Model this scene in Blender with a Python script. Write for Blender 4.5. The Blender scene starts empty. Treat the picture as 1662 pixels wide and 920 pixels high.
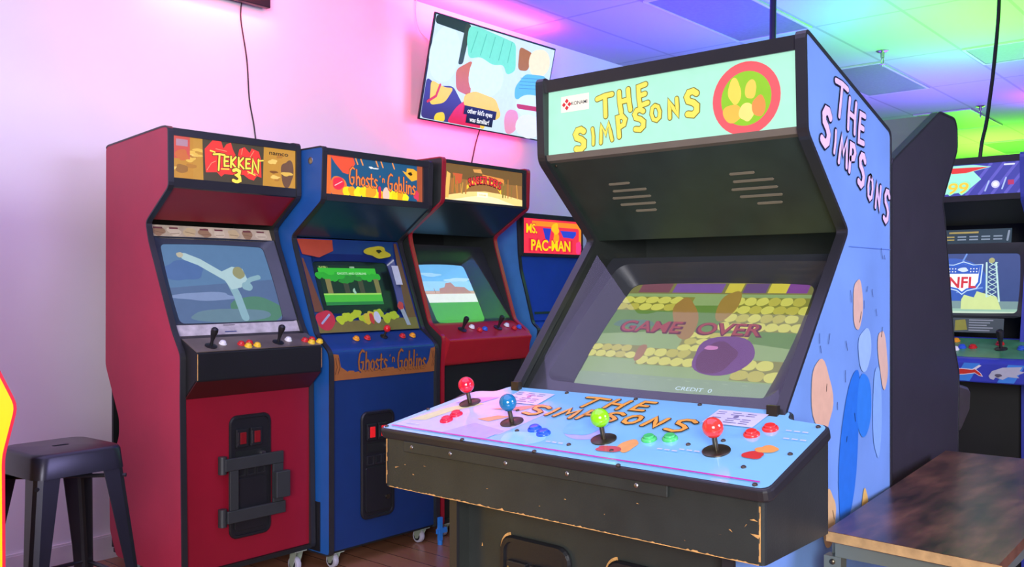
import bpy, bmesh, math, random
from mathutils import Vector, Matrix
random.seed(7)
PI = math.pi
C = bpy.context.scene.collection
SC = bpy.context.scene

# ------------------------------------------------------------------ camera, world, lights, exposure
TH = math.atan2(1300, 1500)
cam_data = bpy.data.cameras.new('camera'); cam = bpy.data.objects.new('camera', cam_data); C.objects.link(cam)
cam_data.sensor_width = 36; cam_data.lens = 36*1500/1662; cam_data.clip_start = .02
cam.location = (0, 0, 1.25); cam.rotation_euler = (PI/2, 0, TH - PI/2)
SC.camera = cam
SC.view_settings.view_transform = 'Standard'; SC.view_settings.look = 'None'
SC.view_settings.exposure = 0.0; SC.view_settings.gamma = 1.0; SC.view_settings.use_curve_mapping = False
try: SC.cycles.use_denoising = True
except Exception: pass
SC.cycles.max_bounces = 8; SC.cycles.sample_clamp_indirect = 6

def lin(c):
    return tuple(((x/255)/12.92 if x/255 <= .04045 else ((x/255+.055)/1.055)**2.4) for x in c)

W = bpy.data.worlds.new('world'); SC.world = W; W.use_nodes = True
W.node_tree.nodes['Background'].inputs[0].default_value = (.50, .44, 1.0, 1)
W.node_tree.nodes['Background'].inputs[1].default_value = .20

def area(name, loc, target, sx, sy, power, col, spread=PI):
    d = bpy.data.lights.new(name, 'AREA'); d.shape = 'RECTANGLE'; d.size = sx; d.size_y = sy
    d.energy = power; d.color = col; d.spread = spread
    o = bpy.data.objects.new(name, d); C.objects.link(o); o.location = loc
    o.rotation_euler = (Vector(target)-Vector(loc)).to_track_quat('-Z', 'Y').to_euler()
    return o
def point(name, loc, power, col, r=.05):
    d = bpy.data.lights.new(name, 'POINT'); d.energy = power; d.color = col; d.shadow_soft_size = r
    o = bpy.data.objects.new(name, d); C.objects.link(o); o.location = loc
    return o
PINK = (1, .12, .26); GREEN = (.16, 1, .07); VIOLET = (.16, .08, 1); LAV = (.80, .76, 1)
area('overhead_lamp', (1.15, 1.6, 2.95), (1.15, 1.6, 0), 3.3, 3.0, 72, (.55, .46, 1))
area('window_daylight', (-1.6, -1.2, 1.7), (1.6, 2.2, .8), 1.8, 1.4, 108, (.97, .97, 1), PI*.62)
area('side_lamp', (2.9, -2.6, 2.3), (2.6, 1, 1.0), 1.6, 1.2, 44, (.58, .55, 1), PI*.5)
area('wall_wash_fill', (.0, 2.3, 2.92), (.0, 4.15, 1.6), 1.8, .5, 9, (.74, .84, 1))  # added fill light, only there to brighten the back wall
# colour-changing strips that throw their light up on the ceiling
area('green_uplight', (6.5, 1.6, 2.15), (6.5, 1.6, 3), 1.7, .7, 74, (.16, 1, .03))
area('far_green_uplight', (12.5, 2.9, 2.2), (12.5, 2.9, 3), 2.2, 1.2, 125, (.18, 1, .04))
area('violet_uplight', (5.1, 2.9, 2.2), (5.1, 2.9, 3), 1.6, 1.0, 72, (.10, .035, 1))
area('lavender_uplight', (8.4, 2.4, 2.1), (8.4, 2.4, 3), 1.8, 1.2, 56, (.22, .11, 1))
area('magenta_uplight', (9.7, 1.8, 2.7), (9.7, 1.8, 3), .8, .5, 13, (.32, .02, 1))

# ------------------------------------------------------------------ materials
_m = {}
def P(name, rgb, rough=.5, metal=0, var=.06, scale=14, emis=0, spec=.5, bump=0, coat=0):
    """painted / plastic surface with a little procedural variation"""
    if name in _m: return _m[name]
    m = bpy.data.materials.new(name); m.use_nodes = True; _m[name] = m
    nt = m.node_tree; b = nt.nodes['Principled BSDF']
    c = lin(rgb)
    b.inputs['Roughness'].default_value = rough; b.inputs['Metallic'].default_value = metal
    b.inputs['Specular IOR Level'].default_value = spec
    if coat: b.inputs['Coat Weight'].default_value = coat; b.inputs['Coat Roughness'].default_value = .06
    tc = nt.nodes.new('ShaderNodeTexCoord'); nz = nt.nodes.new('ShaderNodeTexNoise')
    nz.inputs['Scale'].default_value = scale; nz.inputs['Detail'].default_value = 4
    nt.links.new(tc.outputs['Object'], nz.inputs['Vector'])
    r = nt.nodes.new('ShaderNodeValToRGB')
    r.color_ramp.elements[0].position = .3; r.color_ramp.elements[1].position = .7
    r.color_ramp.elements[0].color = tuple(max(0, x*(1-var)) for x in c)+(1,)
    r.color_ramp.elements[1].color = tuple(min(1, x*(1+var)) for x in c)+(1,)
    nt.links.new(nz.outputs['Fac'], r.inputs['Fac'])
    nt.links.new(r.outputs['Color'], b.inputs['Base Color'])
    if emis:
        nt.links.new(r.outputs['Color'], b.inputs['Emission Color']); b.inputs['Emission Strength'].default_value = emis
    if bump:
        bp = nt.nodes.new('ShaderNodeBump'); bp.inputs['Strength'].default_value = bump; bp.inputs['Distance'].default_value = .002
        n2 = nt.nodes.new('ShaderNodeTexNoise'); n2.inputs['Scale'].default_value = 260
        nt.links.new(tc.outputs['Object'], n2.inputs['Vector']); nt.links.new(n2.outputs['Fac'], bp.inputs['Height'])
        nt.links.new(bp.outputs['Normal'], b.inputs['Normal'])
    return m
def L(rgb, s=.9, ):
    """backlit artwork or a tube image: gives off its own light"""
    n = 'lit_%02x%02x%02x_%d' % (*rgb, int(s*100))
    if n in _m: return _m[n]
    s = min(1.1, s*1.25+.1)
    m = P(n, tuple(int(v) for v in rgb), .35, 0, .03, 30, s)
    b = m.node_tree.nodes['Principled BSDF']; k = b.inputs['Base Color'].links[0]; m.node_tree.links.remove(k)
    b.inputs['Base Color'].default_value = tuple(x*.10 for x in lin(rgb))+(1,)
    return m
def K(rgb, rough=.3):
    """ink printed on a panel"""
    return P('ink_%02x%02x%02x_%d' % (*rgb, int(rough*100)), rgb, rough, 0, .05, 40)

BLACK = P('black_plastic', (26, 26, 30), .38, bump=.15)
TRIM = P('black_trim', (38, 38, 42), .32)
BLACKWOOD = P('black_painted_wood', (40, 44, 42), .42, var=.18, scale=9, bump=.15)
INNER = P('inner_black', (20, 22, 22), .5)
STEEL = P('steel', (170, 168, 165), .3, 1)
DARKSTEEL = P('dark_steel', (92, 84, 70), .35, .9)
ZINC = P('zinc', (190, 205, 185), .4, .6)
TAN = P('bare_chipboard', (196, 146, 84), .8, var=.25, scale=60)
REDLAMP = P('red_lamp', (214, 30, 34), .3, emis=.35)
DIMRED = P('dim_red_lamp', (110, 16, 24), .3, emis=.1)
WHEEL = P('grey_wheel', (176, 172, 186), .5)

def glass_mat(name, ior, tint=(1, 1, 1)):
    m = bpy.data.materials.new(name); m.use_nodes = True; nt = m.node_tree; nt.nodes.clear()
    o = nt.nodes.new('ShaderNodeOutputMaterial'); mx = nt.nodes.new('ShaderNodeMixShader')
    t = nt.nodes.new('ShaderNodeBsdfTransparent'); t.inputs[0].default_value = (*tint, 1)
    g = nt.nodes.new('ShaderNodeBsdfGlossy'); g.inputs['Roughness'].default_value = .03
    f = nt.nodes.new('ShaderNodeFresnel'); f.inputs[0].default_value = ior
    gm = nt.nodes.new('ShaderNodeNewGeometry'); inv = nt.nodes.new('ShaderNodeMath'); inv.operation = 'SUBTRACT'; inv.inputs[0].default_value = 1
    ml = nt.nodes.new('ShaderNodeMath'); ml.operation = 'MULTIPLY'
    nt.links.new(gm.outputs['Backfacing'], inv.inputs[1]); nt.links.new(inv.outputs[0], ml.inputs[0]); nt.links.new(f.outputs[0], ml.inputs[1])
    nt.links.new(ml.outputs[0], mx.inputs[0]); nt.links.new(t.outputs[0], mx.inputs[1]); nt.links.new(g.outputs[0], mx.inputs[2])
    nt.links.new(mx.outputs[0], o.inputs[0]); return m
GLASS = glass_mat('monitor_glass', 1.5)

# ------------------------------------------------------------------ mesh helpers
def V(*a): return Vector(a)
def obj(name, bm, mats, parent=None, smooth=False, bevel=0, seg=2, keep=False):
    me = bpy.data.meshes.new(name)
    if not keep: bmesh.ops.recalc_face_normals(bm, faces=bm.faces[:])
    bm.to_mesh(me); bm.free()
    for m in (mats if isinstance(mats, (list, tuple)) else [mats]): me.materials.append(m)
    o = bpy.data.objects.new(name, me); C.objects.link(o)
    if parent: o.parent = parent
    if smooth:
        for p in me.polygons: p.use_smooth = True
        try: me.set_sharp_from_angle(angle=math.radians(38))
        except Exception: pass
    if bevel:
        b = o.modifiers.new('bevel', 'BEVEL'); b.width = bevel; b.segments = seg; b.limit_method = 'ANGLE'; b.angle_limit = math.radians(35)
    return o
def thing(name, label, cat, loc=(0, 0, 0), rot=0, group=None):
    o = bpy.data.objects.new(name, None); C.objects.link(o); o.empty_display_size = .1
    o.location = loc; o.rotation_euler = (0, 0, rot); o['label'] = label; o['category'] = cat
    if group: o['group'] = group
    return o
def tag(o, label, cat, group=None):
    o['label'] = label; o['category'] = cat
    if group: o['group'] = group
    return o
def struct(name, bm, mats, **k):
    o = obj(name, bm, mats, **k); o['kind'] = 'structure'; return o
def N(): return bmesh.new()
def solid(bm, loop0, loop1, mi=0):
    """two matching loops of 3-D points joined into a closed solid"""
    a = [bm.verts.new(p) for p in loop0]; b = [bm.verts.new(p) for p in loop1]; n = len(a)
    fs = [bm.faces.new(a[::-1]), bm.faces.new(b)]
    for i in range(n): fs.append(bm.faces.new((a[i], a[(i+1) % n], b[(i+1) % n], b[i])))
    for f in fs: f.material_index = mi
    return fs
def box(bm, x0, x1, y0, y1, z0, z1, mi=0):
    q = [(x0, y0), (x1, y0), (x1, y1), (x0, y1)]
    solid(bm, [V(x, y, z0) for x, y in q], [V(x, y, z1) for x, y in q], mi); return bm
def prism_x(bm, yz, x0, x1, mi=0):
    solid(bm, [V(x0, y, z) for y, z in yz], [V(x1, y, z) for y, z in yz], mi); return bm
def frame_of(d):
    d = d.normalized(); u = d.orthogonal().normalized(); return u, d.cross(u)
def cyl(bm, p0, p1, r0, r1=None, n=16, mi=0):
    p0, p1 = V(*p0), V(*p1); r1 = r0 if r1 is None else r1; u, v = frame_of(p1-p0)
    ring = lambda p, r: [p + (u*math.cos(2*PI*i/n)+v*math.sin(2*PI*i/n))*r for i in range(n)]
    solid(bm, ring(p0, r0), ring(p1, r1), mi); return bm
def lathe(bm, origin, axis, prof, n=20, mi=0):
    """prof: (r, h) up the axis; closed at both ends"""
    o, a = V(*origin), V(*axis).normalized(); u, v = frame_of(a); rings = []
    for r, h in prof:
        rings.append([bm.verts.new(o+a*h+(u*math.cos(2*PI*i/n)+v*math.sin(2*PI*i/n))*max(r, .0002)) for i in range(n)])
    fs = [bm.faces.new(rings[0][::-1]), bm.faces.new(rings[-1])]
    for k in range(len(rings)-1):
        for i in range(n): fs.append(bm.faces.new((rings[k][i], rings[k][(i+1) % n], rings[k+1][(i+1) % n], rings[k+1][i])))
    for f in fs: f.material_index = mi
    return bm
def ball_prof(r, c, n=10):
    return [(r*math.sin(PI*i/n), c - r*math.cos(PI*i/n)) for i in range(n+1)]
def tube(bm, pts, r, n=8, mi=0):
    pts = [V(*p) for p in pts]; rings = []
    u0 = None
    for i, p in enumerate(pts):
        d = (pts[min(i+1, len(pts)-1)]-pts[max(i-1, 0)]).normalized()
        u0 = d.orthogonal().normalized() if u0 is None else (u0 - d*u0.dot(d)).normalized()
        v = d.cross(u0)
        rings.append([bm.verts.new(p+(u0*math.cos(2*PI*k/n)+v*math.sin(2*PI*k/n))*r) for k in range(n)])
    fs = [bm.faces.new(rings[0][::-1]), bm.faces.new(rings[-1])]
    for a, b in zip(rings, rings[1:]):
        for k in range(n): fs.append(bm.faces.new((a[k], a[(k+1) % n], b[(k+1) % n], b[k])))
    for f in fs: f.material_index = mi
    return bm
def rrect(cx, cy, w, h, r, bulge=0, nc=6, ne=6):
    """rounded rectangle, edges bulging outwards by bulge; the same point count for the same nc, ne"""
    hw, hh = w/2, h/2; out = []
    cs = [(hw-r, -hh+r, -PI/2), (hw-r, hh-r, 0), (-hw+r, hh-r, PI/2), (-hw+r, -hh+r, PI)]
    for k, (x, y, a) in enumerate(cs):
        arc = [(x+r*math.cos(a+PI/2*i/nc), y+r*math.sin(a+PI/2*i/nc)) for i in range(nc+1)]
        out += arc
        x2, y2, a2 = cs[(k+1) % 4]; e0 = arc[-1]; e1 = (x2+r*math.cos(a2), y2+r*math.sin(a2))
        for i in range(1, ne): t = i/ne; out.append((e0[0]+(e1[0]-e0[0])*t, e0[1]+(e1[1]-e0[1])*t))
    if bulge:
        out = [(x*(1+bulge*(1-(y/hh)**2)*.8), y*(1+bulge*(1-(x/hw)**2))) for x, y in out]
    return [(cx+x, cy+y) for x, y in out]
def round_poly(pts, r, n=4):
    """2-D polygon with every corner rounded by about r"""
    out = []; m = len(pts)
    for i in range(m):
        p = Vector(pts[i]); a = Vector(pts[i-1])-p; b = Vector(pts[(i+1) % m])-p
        d = min(r, a.length*.45, b.length*.45); a = p+a.normalized()*d; b = p+b.normalized()*d
        for k in range(n+1):
            t = k/n; q = a*(1-t)**2+p*2*t*(1-t)+b*t*t; out.append((q.x, q.y))
    return out
def strip_trim(bm, prof, x0, x1, out=.003, depth=.006, closed=True, mi=0):
    """moulding that wraps the edge of a side panel: a rectangular section swept along the profile (y, z)"""
    n = len(prof); rows = []
    area2 = sum(prof[i][0]*prof[(i+1) % n][1]-prof[(i+1) % n][0]*prof[i][1] for i in range(n))
    sgn = 1 if area2 > 0 else -1
    for i in range(n):
        a, b = prof[i-1], prof[(i+1) % n]
        if not closed and i == 0: a = prof[0]
        if not closed and i == n-1: b = prof[-1]
        t = Vector((b[0]-a[0], b[1]-a[1])).normalized(); nn = Vector((t.y, -t.x))*sgn
        p = Vector(prof[i]); q0 = p+nn*out; q1 = p-nn*depth
        rows.append([V(x0, q0.x, q0.y), V(x1, q0.x, q0.y), V(x1, q1.x, q1.y), V(x0, q1.x, q1.y)])
    vs = [[bm.verts.new(p) for p in r] for r in rows]
    rng = range(n) if closed else range(n-1)
    for i in rng:
        a, b = vs[i], vs[(i+1) % n]
        for k in range(4): bm.faces.new((a[k], a[(k+1) % 4], b[(k+1) % 4], b[k])).material_index = mi
    if not closed: bm.faces.new(vs[0]); bm.faces.new(vs[-1])
    return bm
def slab(bm, a, b, x0, x1, t, mi=0):
    """board whose outer face runs from a=(y,z) to b=(y,z), thickness t to the inside (to the rotated-clockwise side when t>0)"""
    d = Vector((b[0]-a[0], b[1]-a[1])).normalized(); n = Vector((d.y, -d.x))*t
    return prism_x(bm, [a, b, (b[0]+n.x, b[1]+n.y), (a[0]+n.x, a[1]+n.y)], x0, x1, mi)

# ------------------------------------------------------------------ flat artwork
_txt = {}
def font_mesh(s, off=0):
    if (s, off) in _txt: return _txt[(s, off)]
    cu = bpy.data.curves.new('t', 'FONT'); cu.body = s; cu.size = 1; cu.offset = off; cu.resolution_u = 4
    ob = bpy.data.objects.new('t', cu); C.objects.link(ob)
    dg = bpy.context.evaluated_depsgraph_get(); ev = ob.evaluated_get(dg); me = ev.to_mesh()
    vs = [(v.co.x, v.co.y) for v in me.vertices]; fs = [tuple(p.vertices) for p in me.polygons]
    ev.to_mesh_clear(); bpy.data.objects.remove(ob); bpy.data.curves.remove(cu)
    _txt[(s, off)] = (vs, fs); return vs, fs
GLYPH = {  # hand-lettered strokes
 'T': [[(0, .95), (.45, 1), (.85, .97)], [(.45, 1), (.42, .5), (.38, 0)]],
 'H': [[(.08, 1), (.05, .5), (.08, 0)], [(.65, 1), (.62, .5), (.66, 0)], [(.06, .52), (.64, .5)]],
 'E': [[(.6, 1), (.1, .97), (.06, .5), (.08, .02), (.62, .06)], [(.07, .52), (.5, .54)]],
 'S': [[(.68, .86), (.5, .99), (.25, .98), (.1, .82), (.16, .63), (.45, .5), (.62, .34), (.58, .12), (.36, .0), (.05, .08)]],
 'I': [[(.1, 1), (.12, .5), (.05, 0)]],
 'M': [[(.02, 0), (.1, .55), (.16, 1), (.4, .42), (.66, 1), (.72, .5), (.78, 0)]],
 'P': [[(.08, 0), (.1, .5), (.1, .97), (.45, .98), (.62, .78), (.5, .55), (.12, .46)]],
 'O': [[(.36, 1), (.14, .88), (.03, .5), (.14, .12), (.38, 0), (.62, .14), (.7, .5), (.6, .86), (.36, 1)]],
 'N': [[(.05, 0), (.1, .5), (.1, 1), (.38, .5), (.64, .02), (.66, .5), (.68, 1)]],
 'K': [[(.1, 1), (.08, 0)], [(.62, 1), (.12, .48), (.66, 0)]],
 '3': [[(.05, .9), (.3, 1), (.6, .88), (.55, .62), (.3, .54), (.6, .42), (.64, .14), (.34, 0), (.03, .1)]],
 'G': [[(.68, .92), (.45, 1), (.16, .84), (.04, .45), (.16, .1), (.42, 0), (.6, .14), (.62, .42), (.36, .42)]],
 'h': [[(.08, 1.1), (.08, 0)], [(.1, .45), (.3, .62), (.48, .5), (.5, 0)]],
 'o': [[(.28, .62), (.08, .45), (.08, .14), (.28, 0), (.48, .15), (.48, .46), (.28, .62)]],
 's': [[(.46, .56), (.26, .64), (.1, .5), (.26, .34), (.44, .2), (.3, .02), (.06, .06)]],
 't': [[(.22, .95), (.22, .1), (.4, 0)], [(.02, .62), (.44, .64)]],
 'b': [[(.08, 1.1), (.08, 0)], [(.08, .1), (.36, 0), (.5, .3), (.36, .6), (.08, .5)]],
 'l': [[(.12, 1.15), (.12, .05), (.24, 0)]],
 'i': [[(.12, .62), (.12, 0)], [(.12, .84), (.13, .88)]],
 'n': [[(.08, .62), (.08, 0)], [(.09, .42), (.28, .62), (.46, .5), (.48, 0)]],
 "'": [[(.1, 1), (.06, .82)]],
}
class Art:
    """flat printed shapes on a plane: origin o, unit axes u (across) and v (up)"""
    def __init__(s, o, u, v, step=.0006):
        s.o, s.u, s.v = V(*o), V(*u).normalized(), V(*v).normalized(); s.n = s.u.cross(s.v); s.step = step
        s.bm = N(); s.mats = []; s.k = 0; s.rnd = 0
    def mi(s, m):
        if m not in s.mats: s.mats.append(m)
        return s.mats.index(m)
    def at(s, p, l): return s.o+s.u*p[0]+s.v*p[1]+s.n*(s.step*l)
    def poly(s, pts, m, l=1):
        if s.rnd and 3 < len(pts) < 24: pts = round_poly(pts, s.rnd, 4)
        ar = sum(pts[i-1][0]*pts[i][1]-pts[i][0]*pts[i-1][1] for i in range(len(pts)))
        if ar < 0: pts = pts[::-1]
        s.k += 1; l += .012*(s.k % 80)
        f = s.bm.faces.new([s.bm.verts.new(s.at(p, l)) for p in pts]); f.material_index = s.mi(m); return s
    def rect(s, x0, x1, y0, y1, m, l=1): return s.poly([(x0, y0), (x1, y0), (x1, y1), (x0, y1)], m, l)
    def disc(s, x, y, r, m, l=1, ry=None, n=24, rot=0):
        ry = ry or r; c, q = math.cos(rot), math.sin(rot)
        pts = [(r*math.cos(2*PI*i/n), ry*math.sin(2*PI*i/n)) for i in range(n)]
        return s.poly([(x+a*c-b*q, y+a*q+b*c) for a, b in pts], m, l)
    def ring(s, x, y, r0, r1, m, l=1, n=40, k=1.0):
        for i in range(n):
            a, b = 2*PI*i/n, 2*PI*(i+1)/n
            s.poly([(x+r0*math.cos(a), y+k*r0*math.sin(a)), (x+r1*math.cos(a), y+k*r1*math.sin(a)), (x+r1*math.cos(b), y+k*r1*math.sin(b)), (x+r0*math.cos(b), y+k*r0*math.sin(b))], m, l)
        return s
    def blob(s, x, y, rx, ry, m, l=1, jag=.12, n=18, seed=0, rot=0):
        r = random.Random(seed*31+7); c, q = math.cos(rot), math.sin(rot); pts = []; n = max(28, n)
        hs = [(k, r.uniform(.3, 1)*jag*1.6/k, r.uniform(0, 2*PI)) for k in (2, 3, 4, 5)]
        for i in range(n):
            a = 2*PI*i/n; k = 1+sum(w*math.sin(f*a+p) for f, w, p in hs); px, py = rx*k*math.cos(a), ry*k*math.sin(a)
            pts.append((x+px*c-py*q, y+px*q+py*c))
        return s.poly(pts, m, l)
    def stroke(s, pts, w, m, l=1, cap=True):
        pts = [Vector(p) for p in pts]; n = len(pts); L_, R_ = [], []
        for i in range(n):
            d0 = (pts[i]-pts[max(i-1, 0)]); d1 = (pts[min(i+1, n-1)]-pts[i])
            d0 = d0.normalized() if d0.length > 1e-7 else d1.normalized(); d1 = d1.normalized() if d1.length > 1e-7 else d0
            t = d0+d1; t = t.normalized() if t.length > 1e-3 else d0
            q = Vector((-t.y, t.x)); k = min(1.5, 1/max(.3, abs(q.dot(Vector((-d0.y, d0.x))))))
            L_.append(pts[i]+q*w/2*k); R_.append(pts[i]-q*w/2*k)
        s.k += 1; lv = l+.012*(s.k % 80); mi = s.mi(m)
        vl = [s.bm.verts.new(s.at(p, lv)) for p in L_]; vr = [s.bm.verts.new(s.at(p, lv)) for p in R_]
        for i in range(n-1): s.bm.faces.new((vr[i], vr[i+1], vl[i+1], vl[i])).material_index = mi
        if cap:
            for e, sg, A, B in ((0, -1, vl, vr), (n-1, 1, vr, vl)):
                t = (pts[min(e+1, n-1)]-pts[max(e-1, 0)]).normalized()*sg; q = Vector((-t.y, t.x))
                arc = [s.bm.verts.new(s.at(pts[e]+(t*math.sin(PI*j/6)-q*math.cos(PI*j/6))*w/2, lv)) for j in range(1, 6)]
                s.bm.faces.new([A[e]]+arc+[B[e]]).material_index = mi
        return s
    def glyph(s, ch, x, y, h, wd, w, fill, line, lw, l=1, rot=0, shear=0):
        """one hand-drawn letter: a wide outline stroke with a narrower fill stroke on it; (x, y) its centre"""
        g = GLYPH[ch]; mx = max(p[0] for t in g for p in t); c, q = math.cos(rot), math.sin(rot)
        for t in g:
            pp = []
            for a, b in t:
                px, py = (a-mx/2)*wd, (b-.5)*h; px += shear*py
                pp.append((x+px*c-py*q, y+px*q+py*c))
            if line: s.stroke(pp, w+2*lw, line, l)
            s.stroke(pp, w, fill, l+1.2)
        return s
    def text(s, t, x, y, h, m, l=1, off=0, sx=1, rot=0, align='c', shear=0):
        vs, fs = font_mesh(t, off); xs = [p[0] for p in vs]; k = h/.73
        x0 = (min(xs)+max(xs))/2 if align == 'c' else min(xs)
        s.k += 1; l += .012*(s.k % 80); c, q = math.cos(rot), math.sin(rot); mi = s.mi(m); bv = []
        for a, b in vs:
            px, py = (a-x0)*k*sx, (b-.36)*k; px += shear*py
            bv.append(s.bm.verts.new(s.at((x+px*c-py*q, y+px*q+py*c), l)))
        for f in fs:
            try: s.bm.faces.new([bv[i] for i in f]).material_index = mi
            except ValueError: pass
        return s
    def build(s, name, parent): return obj(name, s.bm, s.mats, parent, keep=True)

# ------------------------------------------------------------------ the room
CZ = 2.98; WY = 4.15
def wall_mat():
    m = P('painted_plasterboard', (226, 222, 228), .7, var=.02, scale=3, bump=.08); return m
bm = N(); box(bm, -4, 16, WY, WY+.1, 0, CZ); struct('wall_back', bm, wall_mat())
bm = N(); box(bm, 16, 16.1, -6, WY+.1, 0, CZ); struct('wall_far', bm, wall_mat())
bm = N(); box(bm, -4, 16, WY-.014, WY, 0, .1); box(bm, -4, 16, WY-.011, WY, .1, .108); struct('baseboard_back', bm, P('white_skirting', (216, 212, 216), .45))

def floor_mat():
    m = bpy.data.materials.new('wood_plank_floor'); m.use_nodes = True; nt = m.node_tree; b = nt.nodes['Principled BSDF']
    tc = nt.nodes.new('ShaderNodeTexCoord'); mp = nt.nodes.new('ShaderNodeMapping'); mp.inputs['Rotation'].default_value = (0, 0, PI/2)
    br = nt.nodes.new('ShaderNodeTexBrick'); br.offset = .37
    for k, v in (('Scale', 1), ('Brick Width', 1.2), ('Row Height', .13), ('Mortar Size', .0025), ('Bias', 0)): br.inputs[k].default_value = v
    br.inputs['Color1'].default_value = (*lin((168, 112, 84)), 1); br.inputs['Color2'].default_value = (*lin((142, 92, 68)), 1); br.inputs['Mortar'].default_value = (*lin((58, 38, 34)), 1)
    nz = nt.nodes.new('ShaderNodeTexNoise'); nz.inputs['Scale'].default_value = 5; nz.inputs['Detail'].default_value = 6
    m2 = nt.nodes.new('ShaderNodeMapping'); m2.inputs['Scale'].default_value = (9, .8, 1)
    mx = nt.nodes.new('ShaderNodeMix'); mx.data_type = 'RGBA'; mx.blend_type = 'MULTIPLY'; mx.inputs[0].default_value = .2
    for a, c in ((tc.outputs['Object'], mp.inputs[0]), (mp.outputs[0], br.inputs['Vector']), (tc.outputs['Object'], m2.inputs[0]), (m2.outputs[0], nz.inputs['Vector']), (br.outputs['Color'], mx.inputs[6]), (nz.outputs['Color'], mx.inputs[7]), (mx.outputs[2], b.inputs['Base Color'])): nt.links.new(a, c)
    b.inputs['Roughness'].default_value = .24
    return m
bm = N(); box(bm, -4, 16, -6, WY, -.1, 0); struct('floor', bm, floor_mat())
GX0, GDX, GY0, GDY = 4.785, 1.265, 1.97, .57
def ceil_mat():
    m = bpy.data.materials.new('ceiling_tiles'); m.use_nodes = True; nt = m.node_tree; b = nt.nodes['Principled BSDF']
    tc = nt.nodes.new('ShaderNodeTexCoord'); mp = nt.nodes.new('ShaderNodeMapping'); mp.inputs['Location'].default_value = (-(GX0-10*GDX), -(GY0-20*GDY), 0)
    br = nt.nodes.new('ShaderNodeTexBrick'); br.offset = 0
    for k, v in (('Scale', 1), ('Brick Width', GDX), ('Row Height', GDY), ('Mortar Size', .012), ('Mortar Smooth', .2)): br.inputs[k].default_value = v
    br.inputs['Color1'].default_value = (.46, .46, .46, 1); br.inputs['Color2'].default_value = (.43, .43, .43, 1); br.inputs['Mortar'].default_value = (.33, .33, .33, 1)
    nz = nt.nodes.new('ShaderNodeTexNoise'); nz.inputs['Scale'].default_value = 120
    bp = nt.nodes.new('ShaderNodeBump'); bp.inputs['Strength'].default_value = .15; bp.inputs['Distance'].default_value = .003
    for a, c in ((tc.outputs['Object'], mp.inputs[0]), (mp.outputs[0], br.inputs['Vector']), (br.outputs['Color'], b.inputs['Base Color']), (tc.outputs['Object'], nz.inputs['Vector']), (nz.outputs['Fac'], bp.inputs['Height']), (bp.outputs['Normal'], b.inputs['Normal'])): nt.links.new(a, c)
    b.inputs['Roughness'].default_value = .85
    return m
bm = N(); box(bm, -4, 16, -6, WY, CZ, CZ+.1); struct('ceiling', bm, ceil_mat())
LENS = P('unlit_lens', (122, 120, 130), .35, var=.1, scale=40)
GRIDW = P('grid_white', (190, 190, 192), .5)
def ceiling_light(ix, iy, label, half=False):
    x0 = GX0+ix*GDX; y0 = GY0+iy*GDY; w = GDX*(.5 if half else 1)
    t = thing('ceiling_light', label, 'ceiling light', (x0+w/2, y0+GDY/2, CZ-.012), 0, 'unlit ceiling light panels')
    bm = N(); hw, hh = w/2-.012, GDY/2-.012
    for a in ((-hw, hw, -hh, -hh+.02), (-hw, hw, hh-.02, hh), (-hw, -hw+.02, -hh+.02, hh-.02), (hw-.02, hw, -hh+.02, hh-.02)): box(bm, *a, 0, .012)
    obj('frame', bm, GRIDW, t)
    bm = N(); box(bm, -hw+.02, hw-.02, -hh+.02, hh-.02, .003, .012); obj('diffuser', bm, LENS, t)
ceiling_light(0, 1, 'unlit deep blue ceiling light panel nearest the wall television')
ceiling_light(2, 1, 'unlit dark violet ceiling light panel just beyond the sprinkler head')
ceiling_light(2, -1, 'small unlit grey ceiling light panel behind the long hanging cord', True)
ceiling_light(4, 1, 'far unlit dim ceiling light panel above the charcoal cabinet')
ceiling_light(6, 1, 'farthest unlit ceiling light panel, washed in green')

# ------------------------------------------------------------------ cabinet parts
def rounded_plate(bm, cx, cz, w, h, r, y0, y1, mi=0):
    q = rrect(cx, cz, w, h, r, nc=5, ne=1)
    solid(bm, [V(x, y0, z) for x, z in q], [V(x, y1, z) for x, z in q], mi); return bm
def panel_mesh(prof, sgn, w, tk):
    """side board: coloured laminate outside (slot 0), black board inside (slot 1)"""
    bm = N(); o, m_, i_ = sgn*w/2, sgn*(w/2-.003), sgn*(w/2-tk)
    prism_x(bm, prof, *sorted((o, m_)), mi=0); prism_x(bm, prof, *sorted((m_, i_)), mi=1); return bm
def side_panels(root, w, prof, mats, trim, tk=.02, upto=None):
    for sgn, m in ((-1, mats[0]), (1, mats[1])):
        a, b = sorted((sgn*w/2, sgn*(w/2-tk)))
        p = obj('side_panel', panel_mesh(prof, sgn, w, tk), [m, BLACKWOOD], root)
        bm = N(); strip_trim(bm, prof[:upto] if upto else prof, a-.0015, b+.0015, .003, .004, closed=not upto); obj('edge_moulding', bm, trim, p)
    return p
def caster(root, x, y, ztop):
    r = min(.034, (ztop-.012)/2)
    c = N(); box(c, -.03, .03, -.03, .03, ztop-.004, ztop)
    o = obj('caster', c, ZINC, root); o.location = (x, y, 0)
    f = N()
    for sx in (-1, 1): prism_x(f, [(-.02, ztop-.004), (.022, ztop-.004), (.03, r+.008), (.022, r-.01), (.006, r-.008)], sx*.017-.0015, sx*.017+.0015)
    box(f, -.0185, .0185, -.02, .022, ztop-.007, ztop-.004); obj('fork', f, ZINC, o)
    wl = N(); lathe(wl, (-.0125, .016, r), (1, 0, 0), [(r-.012, 0), (r-.002, .001), (r, .005), (r, .02), (r-.002, .024), (r-.012, .025)], 24)
    obj('wheel', wl, WHEEL, o, smooth=True)
    hb = N(); cyl(hb, (-.0145, .016, r), (.0145, .016, r), r*.62, n=16); obj('hub', hb, BLACK, o)
    return o
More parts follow.
